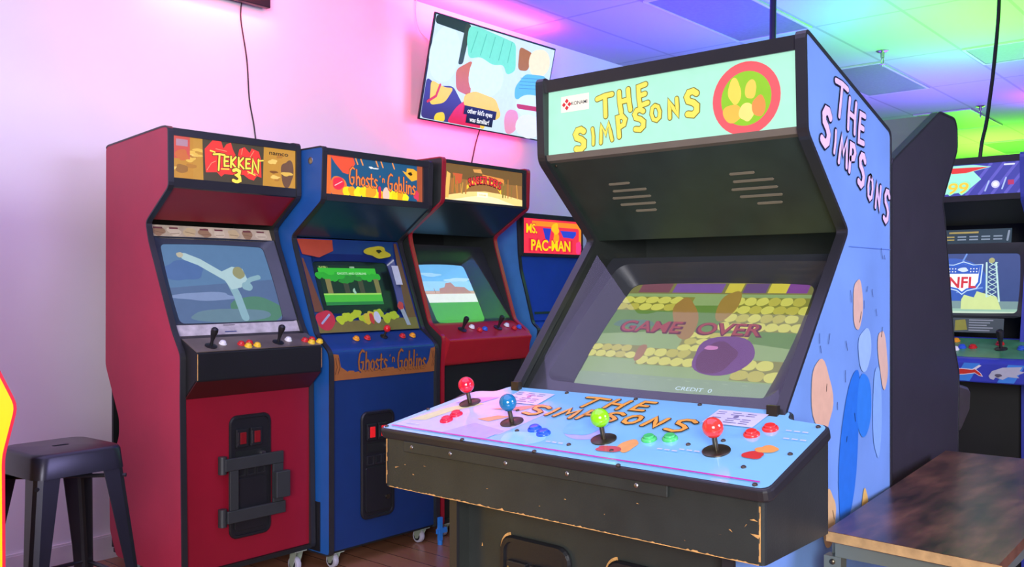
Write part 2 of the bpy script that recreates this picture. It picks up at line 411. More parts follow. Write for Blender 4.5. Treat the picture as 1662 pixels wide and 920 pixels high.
def bat_stick(root, pos, nrm, h=.075, m=None):
    o = N(); lathe(o, (0, 0, 0), (0, 0, 1), [(.024, 0), (.024, .003), (.012, .005), (.0, .005)])
    j = obj('joystick', o, BLACK, root, smooth=True); j.location = pos
    j.rotation_euler = V(*nrm).to_track_quat('Z', 'Y').to_euler()
    b = N(); lathe(b, (0, 0, .004), (0, 0, 1), [(.006, 0), (.0065, .02), (.011, h*.55), (.0145, h*.8), (.0135, h*.93), (.008, h), (.0, h+.002)])
    obj('bat_handle', b, m or BLACK, j, smooth=True); return j
def ball_stick(root, pos, nrm, mat, r=.0205, hc=.05, label=None, wr=.028):
    o = N(); lathe(o, (0, 0, 0), (0, 0, 1), [(wr, 0), (wr, .0025), (wr-.002, .0035), (.0, .0035)], 28)
    j = obj('joystick', o, DARKSTEEL, root, smooth=True); j.location = pos
    j.rotation_euler = V(*nrm).to_track_quat('Z', 'Y').to_euler()
    if label: j['label'] = label
    b = N(); cyl(b, (0, 0, .003), (0, 0, hc), .0055, .005); obj('shaft', b, DARKSTEEL, j, smooth=True)
    b = N(); lathe(b, (0, 0, 0), (0, 0, 1), ball_prof(r, hc, 16), 28); obj('ball_top', b, mat, j, smooth=True); return j
def button(root, pos, nrm, mat, r=.0145, label=None):
    o = N(); lathe(o, (0, 0, 0), (0, 0, 1), [(r, 0), (r, .003), (r-.0015, .005), (r*.72, .006), (r*.7, .004), (r*.68, .004), (r*.68, .0095), (r*.6, .0105), (0, .0100)], 20)
    b = obj('button', o, mat, root, smooth=True); b.location = pos
    b.rotation_euler = V(*nrm).to_track_quat('Z', 'Y').to_euler()
    if label: b['label'] = label
    return b
def dome_button(root, pos, nrm, mat, r=.016, label=None):
    o = N(); lathe(o, (0, 0, 0), (0, 0, 1), [(r, 0), (r, .003), (r*.8, .006), (r*.78, .010), (r*.55, .014), (0, .0155)], 20)
    b = obj('button', o, mat, root, smooth=True); b.location = pos
    b.rotation_euler = V(*nrm).to_track_quat('Z', 'Y').to_euler()
    if label: b['label'] = label
    return b
def screw(root, pos, nrm, r=.005, mat=None):
    o = N(); lathe(o, (0, 0, 0), (0, 0, 1), [(r, 0), (r*.95, r*.35), (r*.6, r*.65), (0, r*.7)], 12)
    b = obj('screw', o, mat or DARKSTEEL, root, smooth=True); b.location = pos
    b.rotation_euler = V(*nrm).to_track_quat('Z', 'Y').to_euler(); return b
def coin_door(root, cx, z0, z1, w, y, lit=REDLAMP, rim=BLACK):
    """rounded coin mech door standing proud of the front board, face at y (towards -y)"""
    cz = (z0+z1)/2; h = z1-z0
    bm = N(); rounded_plate(bm, cx, cz, w, h, .035, y-.008, y)
    d = obj('coin_door', bm, rim, root, bevel=.003)
    o0 = rrect(cx, cz, w, h, .035, nc=5, ne=1); i0 = rrect(cx, cz, w-.026, h-.026, .026, nc=5, ne=1)
    bm = N(); n = len(o0)
    lo = [bm.verts.new((x, y-.008, z)) for x, z in o0]; lt = [bm.verts.new((x, y-.014, z)) for x, z in rrect(cx, cz, w-.008, h-.008, .032, nc=5, ne=1)]
    li = [bm.verts.new((x, y-.014, z)) for x, z in i0]; lj = [bm.verts.new((x, y-.008, z)) for x, z in rrect(cx, cz, w-.03, h-.03, .025, nc=5, ne=1)]
    for A, B in ((lo, lt), (lt, li), (li, lj)):
        for i in range(n): bm.faces.new((A[i], A[(i+1) % n], B[(i+1) % n], B[i]))
    obj('rim', bm, rim, d)
    zt = z1-.055
    for sx in (-1, 1):
        x = cx+sx*w*.17-w*.06
        bm = N(); box(bm, x-w*.145, x+w*.145, y-.02, y-.008, zt-.075, zt)
        s = obj('coin_slot', bm, BLACK, d, bevel=.003)
        bm = N(); box(bm, x-w*.06, x+w*.085, y-.024, y-.019, zt-.062, zt-.014); obj('reject_button', bm, lit, s, bevel=.002)
        bm = N(); box(bm, x-w*.115, x-w*.095, y-.0215, y-.019, zt-.064, zt-.012); obj('coin_entry', bm, STEEL, s)
    bm = N(); box(bm, cx-w*.36, cx+w*.36, y-.011, y-.007, zt-.13, zt-.09); obj('upper_recess', bm, INNER, d)
    bm = N(); cyl(bm, (cx+w*.28, y-.022, zt-.112), (cx+w*.28, y-.008, zt-.112), .011, n=18); obj('lock', bm, STEEL, d, smooth=True)
    zl = z0+h*.5
    bm = N(); rounded_plate(bm, cx, z0+(zl-z0)/2+.012, w*.78, zl-z0-.04, .012, y-.013, y-.007); d2 = obj('cash_door', bm, BLACK, d, bevel=.002)
    bm = N(); cyl(bm, (cx+w*.26, y-.022, z0+h*.18), (cx+w*.26, y-.012, z0+h*.18), .011, n=18); obj('lock', bm, DARKSTEEL, d, smooth=True)
    for k, sx in enumerate((-1, 0, 1)):
        bm = N(); x = cx+sx*w*.24; zz = zl+.022
        for q in ((x-w*.1, x+w*.1, zz+.016, zz+.02), (x-w*.1, x+w*.1, zz-.02, zz-.016), (x-w*.1, x-w*.08, zz-.016, zz+.016), (x+w*.08, x+w*.1, zz-.016, zz+.016)):
            box(bm, q[0], q[1], y-.015, y-.008, q[2], q[3])
        obj('coin_return', bm, TRIM, d)
    return d
def bezel_and_tube(root, m3, outer, inner, bezel_mat, art_fn, depth=.05, r_in=.03, bulge=.045, lip=.0, corner=.004, mid=None):
    """m3(x, s, off): point on the monitor plane, off inwards. outer/inner = (x0, x1, s0, s1)."""
    nc, ne = 6, 6
    def loop(q, r, b=0): return rrect((q[0]+q[1])/2, (q[2]+q[3])/2, q[1]-q[0], q[3]-q[2], r, b, nc, ne)
    A = loop(outer, corner); M = loop(mid or [inner[0]-.025, inner[1]+.025, inner[2]-.025, inner[3]+.025], r_in+.01, bulge*.6); B = loop(inner, r_in, bulge)
    bm = N(); n = len(A)
    rows = [[bm.verts.new(m3(x, s, 0.02)) for x, s in A], [bm.verts.new(m3(x, s, 0)) for x, s in A], [bm.verts.new(m3(x, s, lip)) for x, s in M], [bm.verts.new(m3(x, s, depth)) for x, s in B], [bm.verts.new(m3(x, s, depth+.01)) for x, s in B]]
    for a, b in zip(rows, rows[1:]):
        for i in range(n): bm.faces.new((a[i], a[(i+1) % n], b[(i+1) % n], b[i]))
    bz = obj('screen_bezel', bm, bezel_mat, root, smooth=True)
    o = V(*m3((inner[0]+inner[1])/2, (inner[2]+inner[3])/2, depth+.004))
    u = V(*m3(1, 0, 0))-V(*m3(0, 0, 0)); v = V(*m3(0, 1, depth+.004))-V(*m3(0, 0, depth+.004))
    art = Art(o, u, v); W_, H_ = inner[1]-inner[0], inner[3]-inner[2]
    art_fn(art, W_, H_)
    art.build('screen', root)
    return bz

# ------------------------------------------------------------------ 1. the big four-player machine
LB = (132, 196, 232)
R1 = thing('arcade_machine', 'large black and sky blue four-player arcade machine with yellow hand-drawn lettering on its lit header', 'arcade machine', (1.6, 1.198, 0), -PI/2)
S_prof = round_poly([(-.01, .0), (-.01, .75), (.20, .955), (.222, .99), (.553, 1.373), (.325, 1.578), (.315, 1.797), (.844, 1.64), (.844, 0)], .018, 4)
BLUE_SIDE = P('sky_blue_side', (112, 150, 204), .38, var=.10, scale=5)
SW = .746
sp = obj('side_panel', panel_mesh(S_prof, -1, SW, .02), [BLUE_SIDE, BLACKWOOD], R1)
b = N(); strip_trim(b, S_prof, -SW/2-.002, -SW/2+.022, .005, .004); obj('edge_moulding', b, TRIM, sp)
spR = obj('side_panel', panel_mesh(S_prof, 1, SW, .02), [BLUE_SIDE, BLACKWOOD], R1)
b = N(); strip_trim(b, S_prof, SW/2-.022, SW/2+.002, .005, .004); obj('edge_moulding', b, TRIM, spR)
ix = SW/2-.02
# art on the visible side: lettering and plain paint patches
a = Art((SW/2+.0006, 0, 0), (0, 1, 0), (0, 0, 1))
PK, DK = K((226, 196, 232)), K((24, 22, 44))
for ch, y, z, h, wd, w in (('T', .508, 1.673, .078, .085, .013), ('H', .574, 1.646, .072, .07, .013), ('E', .637, 1.623, .072, .06, .013),
                           ('S', .421, 1.60, .078, .062, .02), ('I', .472, 1.573, .05, .05, .011), ('M', .522, 1.556, .062, .062, .012), ('P', .576, 1.545, .066, .055, .014),
                           ('S', .637, 1.523, .074, .055, .016), ('O', .694, 1.485, .055, .046, .011), ('N', .747, 1.467, .058, .046, .011), ('S', .808, 1.447, .078, .05, .014)):
    a.glyph(ch, y, z, h, wd, w, PK, DK, .004, 2, rot=-.16)
a.blob(.56, .86, .055, .19, K((40, 112, 200)), 2, .10, 22, 3, -.22)
a.blob(.655, .955, .05, .075, K((48, 124, 206)), 2, .1, 18, 4)
a.blob(.615, 1.20, .032, .06, K((214, 176, 150)), 2, .1, 18, 5)
a.blob(.66, 1.09, .045, .05, K((150, 184, 226)), 2, .12, 16, 6)
a.blob(.40, 1.00, .055, .085, K((214, 172, 140)), 2, .14, 20, 7, .3)
a.blob(.785, 1.06, .032, .075, K((214, 178, 150)), 2, .14, 18, 8, .2)
a.blob(.745, .93, .03, .12, K((132, 172, 222)), 2, .1, 18, 9)
a.blob(.44, .72, .04, .06, K((214, 176, 120)), 2, .12, 16, 11)
a.blob(.66, .70, .022, .05, K((222, 180, 96)), 2, .2, 14, 12)
for k in range(26):
    r = random.Random(k); y, z = r.uniform(.30, .82), r.uniform(.6, 1.35)
    if y < .22+(z-.99)*.9+.03: continue
    q = r.uniform(.01, .03); t = r.uniform(-.5, .5)
    a.stroke([(y, z), (y+q*math.sin(t), z+q)], .0022, DK, 3, False)
a.rect(.56, .84, 1.336, 1.338, K((84, 120, 190)), 1)
a.build('side_artwork', spR)
# body boards
bm = N(); slab(bm, (.35, 1.79), (.835, 1.645), -ix, ix, .015); obj('top_board', bm, BLACKWOOD, R1)
bm = N(); box(bm, -ix, ix, .82, .835, .02, 1.64); obj('back_board', bm, BLACKWOOD, R1)
bm = N(); box(bm, -ix, ix, .03, .05, .02, .80); obj('front_board', bm, BLACKWOOD, R1)
# header: retainers, lit sheet
bm = N(); prism_x(bm, [(.322, 1.758), (.318, 1.79), (.35, 1.794), (.36, 1.765)], -ix, ix); obj('header_retainer', bm, TRIM, R1)
bm = N(); prism_x(bm, [(.333, 1.577), (.327, 1.592), (.36, 1.592), (.36, 1.57)], -ix, ix); o = obj('header_retainer', bm, P('worn_retainer', (104, 96, 86), .5), R1)
bm = N(); box(bm, -ix, ix, .340, .36, 1.585, 1.765); mq = obj('marquee', bm, L((176, 236, 212), .78), R1)
a = Art((0, .3394, 0), (1, 0, 0), (0, 0, 1))
YEL, OLV = L((240, 224, 96), .85), L((150, 130, 40), .5)
for ch, x, z, h, wd, w in (('T', -.166, 1.703, .052, .055, .0125), ('H', -.109, 1.708, .052, .048, .0125), ('E', -.055, 1.715, .05, .042, .012),
                           ('S', -.248, 1.625, .052, .046, .0155), ('I', -.206, 1.629, .04, .04, .009), ('M', -.166, 1.634, .044, .046, .0095), ('P', -.117, 1.646, .05, .042, .012),
                           ('S', -.065, 1.656, .05, .044, .0125), ('O', -.017, 1.667, .037, .036, .009), ('N', .032, 1.672, .042, .038, .0095), ('S', .083, 1.678, .056, .046, .014)):
    a.glyph(ch, x, z, h, wd, w, YEL, OLV, .0022, 2, rot=.12)
a.disc(.223, 1.671, .066, L((150, 206, 50), .75), 2)
a.ring(.223, 1.671, .062, .084, L((238, 96, 104), .8), 3)
for x, z, rx, rz, c in ((.195, 1.69, .016, .03, (244, 214, 90)), (.235, 1.69, .014, .022, (240, 206, 92)), (.19, 1.64, .026, .02, (244, 190, 80)), (.225, 1.64, .018, .022, (246, 224, 130)), (.255, 1.65, .016, .025, (236, 150, 80))):
    a.blob(x, z, rx, rz, L(c, .8), 3, .1, 16, int(x*1000))
a.rect(-.309, -.218, 1.702, 1.744, L((250, 240, 225), .85), 2)
RDL = L((214, 50, 60), .8)
for dx, dz in ((-.009, 0), (.009, 0), (0, .009), (0, -.009)): a.poly([(-.290+dx-.0065, 1.722+dz), (-.290+dx, 1.722+dz-.0065), (-.290+dx+.0065, 1.722+dz), (-.290+dx, 1.722+dz+.0065)], RDL, 3)
a.text('KONAMI', -.249, 1.723, .0095, L((70, 70, 80), .5), 3, .01, 1.05)
a.build('marquee_print', mq)
# hood with speaker slots
he = V(0, .225, -.202).normalized(); hn = V(0, -.202, -.225).normalized()   # hn points out of the cabinet
hood0 = V(0, .338, 1.575)
def hd(x, s, off=0): return hood0+V(x, 0, 0)+he*s+hn*off
bm = N(); solid(bm, [hd(-ix, 0, -.006), hd(ix, 0, -.006), hd(ix, .31, -.006), hd(-ix, .31, -.006)], [hd(-ix, 0, -.022), hd(ix, 0, -.022), hd(ix, .31, -.022), hd(-ix, .31, -.022)])
hood = obj('speaker_board', bm, P('dark_green_grey_board', (40, 50, 44), .34, var=.15), R1)
SLOT = P('slot_dust', (112, 104, 86), .8)
for (cx, sp_) in ((-.165, .15), (.185, .15)):
    for k, (dx, ln) in enumerate(((-.012, .06), (.008, .1), (.002, .115), (.01, .105), (.024, .06))):
        s = sp_-.05+k*.025
        q = [(cx+dx-ln/2, s-.0035), (cx+dx+ln/2, s-.0035), (cx+dx+ln/2+.003, s), (cx+dx+ln/2, s+.0035), (cx+dx-ln/2, s+.0035), (cx+dx-ln/2-.003, s)]
        bm = N(); solid(bm, [hd(x, t, -.0055) for x, t in q], [hd(x, t, -.0035) for x, t in q]); obj('speaker_slot', bm, SLOT, hood)
for x in (-.34, .345): screw(R1, hd(x, .02, -.006), hn, .004)
# monitor bezel
be = V(0, .6535, .757); bn = V(0, .757, -.6535); b0 = V(0, .22, .985)
def m3(x, s, off): return b0+V(x, 0, 0)+be*s+bn*(off+.03+max(0, s-.06)*.14)
GR = {}
def game_art(a, w, h):
    hw, hh = w/2+.02, h/2+.03; f = lambda c: L(c, .72)
    a.rect(-hw, hw, -hh, hh, f((136, 162, 104)), 0)
    a.poly([(-hw, hh*.5), (hw, hh*.55), (hw, -hh*.12), (.06, -.0), (-.05, hh*.1), (-hw, 0)], f((96, 132, 60)), 1)
    a.rect(-hw, hw, hh*.72, hh, f((120, 118, 70)), 1)
    for x0, x1, c in ((-.24, -.14, (120, 76, 88)), (-.13, .02, (116, 84, 150)), (.03, .075, (198, 186, 70)), (.08, .145, (100, 76, 120)), (.15, .2, (202, 190, 70)), (.2, .255, (122, 70, 140))):
        a.rect(x0, x1, hh*.74, hh*.90, f(c), 2)
    ST, ST2, JT = f((196, 196, 92)), f((176, 172, 74)), f((128, 130, 58))
    def stones(x0, x1, y0, y1, n, rows, seed):
        a.rect(x0, x1, y0, y1, JT, 2); r = random.Random(seed); rh = (y1-y0)/rows
        for j in range(rows):
            for i in range(n):
                wd = (x1-x0)/n; cx = x0+wd*(i+.5+(.25 if j % 2 else -.0)); 
                if cx+wd*.5 > x1+.002: continue
                a.blob(cx, y0+rh*(j+.5), wd*.52, rh*.5, ST if r.random() < .7 else ST2, 3, .08, 12, seed+i+j*9)
    stones(-hw, -.05, hh*.42, hh*.66, 6, 2, 2)
    stones(.06, hw, hh*.12, hh*.66, 7, 4, 30)
    stones(-hw, -.13, -hh*.38, -hh*.17, 5, 2, 60)
    stones(-.12, .05, -hh*.46, -hh*.2, 5, 2, 90)
    stones(-.02, .16, -hh*.22, hh*.08, 5, 3, 120)
    stones(.16, hw, -hh*.6, -hh*.3, 3, 2, 150)
    a.blob(-.045, hh*.3, .035, .085, f((150, 118, 60)), 4, .12, 18, 5, .5)
    a.blob(.06, hh*.52, .03, .055, f((150, 124, 58)), 4, .1, 16, 6)
    a.blob(-.12, -hh*.28, .014, .03, f((150, 112, 66)), 4, .1, 14, 8)
    a.blob(-.19, hh*.18, .06, .018, f((84, 120, 96)), 4, .2, 18, 9)
    a.blob(.115, -hh*.26, .085, .066, f((104, 66, 118)), 4, .1, 24, 10)
    a.blob(.10, -hh*.30, .055, .05, f((92, 52, 84)), 5, .12, 20, 11); a.blob(.075, -hh*.16, .02, .007, f((190, 120, 170)), 6, .2, 16, 4)
    for k in range(9): a.stroke([(-.2+k*.05, -hh*.66), (-.185+k*.05, -hh*.665)], .002, f((150, 172, 136)), 3, False)
    a.rect(-hw, hw, -hh, -hh*.62, f((130, 154, 120)), 2)
    RT, RD = f((150, 66, 60)), f((92, 40, 44))
    a.text('GAME', -.13, .03, .044, RD, 6, .045, 1.2); a.text('GAME', -.132, .032, .042, RT, 7, .015, 1.2)
    a.text('OVER', .10, .03, .044, RD, 6, .045, 1.2); a.text('OVER', .098, .032, .042, RT, 7, .015, 1.2)
    a.text('CREDIT  0', .085, -h/2+.021, .012, f((190, 214, 220)), 6, .01, 1.35)
BEZ = P('moulded_bezel', (46, 48, 54), .42, bump=.1)
bezel_and_tube(R1, m3, (-ix, ix, .0, .53), (-.272, .262, .072, .468), BEZ, game_art, .055, .022, .05, .004, .006, (-.315, .318, .05, .505))
bm = N(); solid(bm, [b0+V(x, 0, 0)+be*s+bn*.012 for x, s in ((-ix, .0), (ix, .0), (ix, .47), (-ix, .47))], [b0+V(x, 0, 0)+be*s+bn*.016 for x, s in ((-ix, .0), (ix, .0), (ix, .47), (-ix, .47))])
obj('monitor_glass', bm, GLASS, R1)
# control box
bm = N(); q = round_poly([(-.545, -.07), (.463, -.07), (.463, .225), (-.545, .225)], .012, 3)
solid(bm, [V(x, y, .748) for x, y in q], [V(x, y, .873+max(0, y+.07)*.28) for x, y in q]); cbx = obj('control_box', bm, BLACKWOOD, R1)
a = Art((0, -.0706, 0), (1, 0, 0), (0, 0, 1)); r = random.Random(3)
def worn(x0, x1, z, n, amp, m, l):
    up = [(x0+(x1-x0)*i/n, z+abs(r.gauss(.0, amp))+.0008) for i in range(n+1)]
    a.poly([(x0, z)]+up+[(x1, z)], m, l)
for i in range(24): worn(-.53+i*.041, -.53+(i+1)*.041, .7482, 8, .0014, TAN, 1)
for x, z, s in ((.40, .80, 8), (.43, .815, 10), (.445, .80, 9), (.38, .79, 5), (.446, .83, 8), (-.50, .80, 6), (-.44, .79, 9), (-.40, .815, 6), (-.47, .81, 4), (-.05, .775, 4), (.12, .785, 5), (.02, .80, 3), (-.2, .79, 3), (.3, .765, 6), (.2, .82, 3)):
    a.poly([(x+r.uniform(-1, 1)*s*.0014, z+r.uniform(-1, 1)*s*.0005) for _ in range(3)], TAN, 1)
for z in range(10): a.rect(-.5395, -.5375+r.random()*.003, .755+z*.011, .766+z*.011, TAN, 1)
for z in range(9): a.rect(.4555-r.random()*.002, .4575, .755+z*.011, .766+z*.011, TAN, 1)
a.build('scuff_stain', cbx)
bm = N(); box(bm, -.47, .27, -.078, -.07, .842, .868); fs_ = obj('front_strip', bm, BLACKWOOD, R1, bevel=.002)
for x in (-.44, -.31, -.14, .03, .2): screw(R1, (x, -.078, .856), (0, -1, 0), .005, STEEL)
# control panel
ce = V(0, .9578, .2873); cn = V(0, -.2873, .9578); c0 = V(0, -.09, .888)
def cp(x, s, h=0): return c0+V(x, 0, 0)+ce*s+cn*h
poly = [(-.562, .008), (.482, -.002), (.484, .289), (.392, .300), (.386, .338), (-.392, .330), (-.404, .29), (-.47, .281)]
pr = round_poly(poly, .022, 4)
bm = N(); solid(bm, [cp(x, s, -.026) for x, s in pr], [cp(x, s, 0) for x, s in pr]); cpo = obj('control_panel', bm, TRIM, R1, bevel=.006, seg=3)
cx_, cs_ = -.03, .15
a = Art(cp(0, 0, .0008), (1, 0, 0), ce)
PANELBLUE = P('panel_overlay', LB, .12, var=.04, scale=6, coat=.6)
CK = lambda c: K(c, .14)
a.poly([(cx_+(x-cx_)*.988, cs_+(s-cs_)*.962) for x, s in pr], PANELBLUE, 0)
a.poly([(-.53, .04), (-.33, .025), (-.2, .06), (-.16, .2), (-.33, .26), (-.45, .24)], CK((190, 190, 232)), 1)
a.poly([(-.36, .03), (-.22, .03), (-.2, .08), (-.31, .1)], CK((170, 168, 222)), 2)
a.poly([(-.51, .07), (-.46, .16), (-.4, .21), (-.37, .205), (-.43, .14), (-.46, .08)], CK((206, 210, 150)), 2)
a.poly([(-.46, .19), (-.42, .235), (-.36, .25), (-.39, .2)], CK((176, 150, 220)), 3)
a.poly([(-.33, .18), (-.25, .215), (-.2, .24), (-.24, .19)], CK((232, 150, 120)), 3)
a.poly([(-.32, .12), (-.28, .15), (-.24, .155), (-.28, .115)], CK((232, 160, 110)), 3)
a.blob(-.02, .16, .045, .06, CK((120, 186, 226)), 2, .15, 18, 2); a.blob(.0, .12, .05, .03, CK((170, 170, 222)), 1, .15, 18, 4)
a.blob(-.13, .06, .06, .035, CK((150, 206, 236)), 1, .15, 18, 6)
a.blob(.13, .09, .02, .03, CK((228, 164, 100)), 2, .15, 14, 12); a.blob(.10, .065, .03, .014, CK((196, 84, 84)), 3, .2, 14, 13)
a.blob(.395, .12, .022, .016, CK((204, 60, 56)), 3, .15, 14, 14); a.blob(.41, .15, .022, .016, CK((234, 158, 84)), 3, .15, 14, 15)
a.stroke([(-.53, .03), (.455, .022)], .005, CK((190, 60, 160)), 4, False)
ORN, DKB = CK((236, 168, 76)), CK((70, 44, 40))
for ch, x, s, h, wd in (('T', -.088, .272, .055, .075), ('H', -.018, .276, .05, .062), ('E', .05, .28, .05, .055),
                        ('S', -.198, .20, .05, .07), ('I', -.152, .202, .04, .04), ('M', -.105, .203, .045, .06), ('P', -.05, .206, .05, .05), ('S', .012, .208, .05, .058), ('O', .068, .208, .042, .05), ('N', .125, .208, .046, .052), ('S', .19, .206, .06, .066)):
    a.glyph(ch, x, s, h, wd, .010, ORN, DKB, .0024, 4, rot=-.04, shear=.1)
PAPER, PRN = CK((208, 206, 236)), CK((120, 116, 150))
for x, s, ro in ((-.275, .262, .0), (.285, .268, -.02)):
    a.poly([(x-.06, s-.035), (x+.055, s-.035), (x+.06, s+.035), (x-.055, s+.035)], PAPER, 4)
    for k in range(6):
        if k == 2: continue
        for j in range(3): a.rect(x-.05+j*.034, x-.05+j*.034+.02+.01*((k*j) % 2), s+.022-k*.0095, s+.025-k*.0095, PRN, 5)
    a.disc(x, s+.005, .006, PRN, 5)
for x, s in ((.41, .235), (.42, .20), (.2, .09), (.245, .1), (-.06, .055), (-.5, .05)):
    for k in range(3): a.rect(x+k*.017, x+.012+k*.017, s, s+.005, CK((196, 206, 230)), 5)
a.build('panel_artwork', cpo)
ball = lambda n, c: P(n, c, .12, var=.02, coat=.5)
ball_stick(R1, cp(-.417, .2, .001), cn, ball('red_ball', (226, 30, 52)), label='joystick with a crimson ball, beside the far corner')
ball_stick(R1, cp(-.216, .127, .001), cn, ball('teal_ball', (24, 108, 152)), label='joystick with a teal blue ball')
ball_stick(R1, cp(.061, .104, .001), cn, ball('lime_ball', (132, 214, 24)), label='joystick with a lime green ball')
ball_stick(R1, cp(.319, .118, .001), cn, ball('orange_red_ball', (238, 58, 50)), label='joystick with an orange red ball')
for x, s, n, c in ((-.398, .092, 'crimson', (216, 34, 60)), (-.398, .128, 'crimson', 0), (-.131, .107, 'blue', (38, 88, 208)), (-.094, .092, 'blue', 0), (.158, .13, 'green', (74, 190, 104)), (.2, .144, 'green', 0), (.352, .205, 'red', (232, 52, 46)), (.376, .24, 'red', 0)):
    if c: bmt = P('button_'+n, c, .2, var=.02)
    button(R1, cp(x, s, .001), cn, bmt, .0165, n+' push button')
for x, s in ((-.193, .315), (.007, .318), (.173, .321), (.349, .325), (.462, .272), (.459, .144), (.45, .012), (.162, .006), (-.056, .01), (-.272, .013), (-.54, .022), (-.508, .138), (-.25, .19), (.11, .06), (.25, .13), (.4, .07), (-.17, .09), (.0, .06), (.31, .165)):
    screw(R1, cp(x, s, .001), cn, .0052)
# brackets at the foot of the screen sides
for x in (-ix+.002, ix-.002):
    bm = N(); box(bm, x-.012, x+.012, .198, .212, .962, .997); obj('corner_bracket', bm, DARKSTEEL, R1)
coin_door(R1, -.14, .22, .665, .205, .03)
coin_door(R1, .16, .22, .665, .205, .03)
a = Art((0, .0294, 0), (1, 0, 0), (0, 0, 1))
for k in range(7):
    for cx in (-.14, .16):
        a.stroke([(cx-.1025-.003+.035*(1-math.cos(k*.2))-.0, .63+.037*math.sin(k*.2)), (cx-.1025-.003+.035*(1-math.cos(k*.2+.2)), .63+.037*math.sin(k*.2+.2))], .007, TAN, 1, False)
for x, z in ((-.29, .55), (-.31, .62), (0.0, .62), (.02, .58)): a.poly([(x, z), (x+.005, z+.002), (x+.002, z+.01)], TAN, 1)
a.build('scuff_stain', R1)

# ------------------------------------------------------------------ uprights along the wall
def upright(label, xc, yref, w, prof, sides, trim, cast, tk=.02, upto=None):
    R = thing('arcade_machine', label, 'arcade machine', (xc, yref, 0), 0, 'arcade machines in a row along the wall')
    pf = round_poly([(y-yref, z) for y, z in prof], .02, 3)
    side_panels(R, w, pf, sides, trim, tk, upto)
    zb = min(p[1] for p in prof); yb = max(p[0] for p in prof)-yref
    i = w/2-tk
    ztop = max(p[1] for p in prof)
    bm = N(); box(bm, -i, i, yb-.03, yb-.015, zb+.02, ztop-.05); obj('back_board', bm, INNER, R)
    bm = N(); box(bm, -i, i, .02, yb-.03, zb, zb+.018); obj('floor_board', bm, INNER, R)
    if cast:
        for x in (-i+.05, i-.05):
            for y in (.05, yb-.13): caster(R, x, y, zb)
    return R, i

# ---- the pink-red machine
y0 = 3.27
T_prof = [(3.285, .10), (3.30, .80), (3.298, .975), (3.362, 1.065), (3.545, 1.425), (3.567, 1.50), (3.388, 1.63), (3.392, 1.868), (3.44, 1.871), (3.912, 1.838), (3.917, .9), (3.795, .68), (3.795, .61), (3.885, .45), (3.877, .2), (3.82, .10)]
REDS = P('red_laminate', (176, 42, 70), .42, var=.05, scale=8, bump=.12)
REDF = P('red_front_laminate', (132, 13, 36), .42, var=.05, scale=8, bump=.12)
R2, i = upright('red arcade machine with a golden lit header and a high kick on its screen', 2.168, y0, .625, T_prof, (REDS, REDS), TRIM, True, upto=39)
d = lambda y: y-y0
bm = N(); prism_x(bm, [(d(3.41), 1.868), (d(3.90), 1.836), (d(3.90), 1.82), (d(3.41), 1.85)], -i, i); obj('top_board', bm, BLACKWOOD, R2)
bm = N(); box(bm, -.19, -.08, d(3.80), d(3.86), 1.843, 1.868); obj('cable_clamp', bm, BLACK, R2, bevel=.004)
bm = N(); prism_x(bm, [(d(3.394), 1.835), (d(3.394), 1.865), (d(3.43), 1.866), (d(3.43), 1.835)], -i, i); obj('header_retainer', bm, TRIM, R2)
bm = N(); prism_x(bm, [(d(3.394), 1.632), (d(3.388), 1.668), (d(3.43), 1.668), (d(3.43), 1.62)], -i, i); obj('header_retainer', bm, TRIM, R2)
bm = N(); box(bm, -i, i, d(3.402), d(3.43), 1.668, 1.835); mq = obj('marquee', bm, L((214, 156, 60), .6), R2)
a = Art((0, d(3.4014), 1.752), (1, 0, 0), (0, 0, 1)); q = lambda c, s=.75: L(c, s)
a.rect(-i, -.2, -.083, .083, q((206, 146, 50), .65), 1); a.rect(-i, -.215, -.005, .083, q((214, 88, 76), .7), 2)
a.rect(-.275, -.225, .045, .072, q((196, 150, 170), .6), 3)
a.blob(-.25, .01, .028, .022, q((224, 120, 60), .6), 3, .2, 14, 3); a.blob(-.25, -.045, .03, .016, q((180, 124, 54), .5), 2, .25, 14, 4)
a.poly([(-.16, .083), (.13, .083), (.125, -.083), (-.155, -.083)], q((96, 84, 62), .4), 2)
a.poly([(-.15, .045), (-.115, .083), (-.075, .083), (-.065, .055), (-.05, .075), (-.03, .083), (-.02, .055), (.0, .02), (.01, .06), (.035, .072), (.06, .05), (.07, .07), (.105, .06), (.115, .03), (.118, -.05), (.095, -.045), (.08, -.065), (.055, -.06), (.03, -.045), (-.02, -.05), (-.06, -.05), (-.075, -.062), (-.095, -.045), (-.145, -.05), (-.148, -.01)], q((236, 60, 52), .8), 3)
for s_ in ([(-.14, -.04), (-.12, -.01), (-.1, .0)], [(.1, -.04), (.07, -.03), (.05, -.04)], [(-.1, .05), (-.05, .045)], [(.06, .03), (.08, .06)], [(.02, .04), (.025, .065)]): a.stroke(s_, .003, q((255, 140, 110), .8), 4)
DKO = q((110, 50, 30), .4); YL = q((255, 226, 84), .95)
for ch, x, h, wd in (('T', -.085, .066, .06), ('E', -.052, .04, .036), ('K', -.02, .044, .042), ('K', .016, .044, .042), ('E', .05, .042, .036), ('N', .086, .058, .05)):
    a.glyph(ch, x, .003-.006*(ch in 'TN'), h, wd, .0085, YL, DKO, .003, 4)
a.stroke([(-.075, -.03), (-.04, -.028)], .005, YL, 5); a.stroke([(.05, -.03), (.085, -.042)], .005, YL, 5); a.stroke([(.1, .02), (.125, .024)], .006, YL, 5); a.stroke([(-.125, .04), (-.105, .036)], .006, YL, 5)
a.glyph('3', -.005, -.052, .052, .052, .014, YL, DKO, .003, 6)
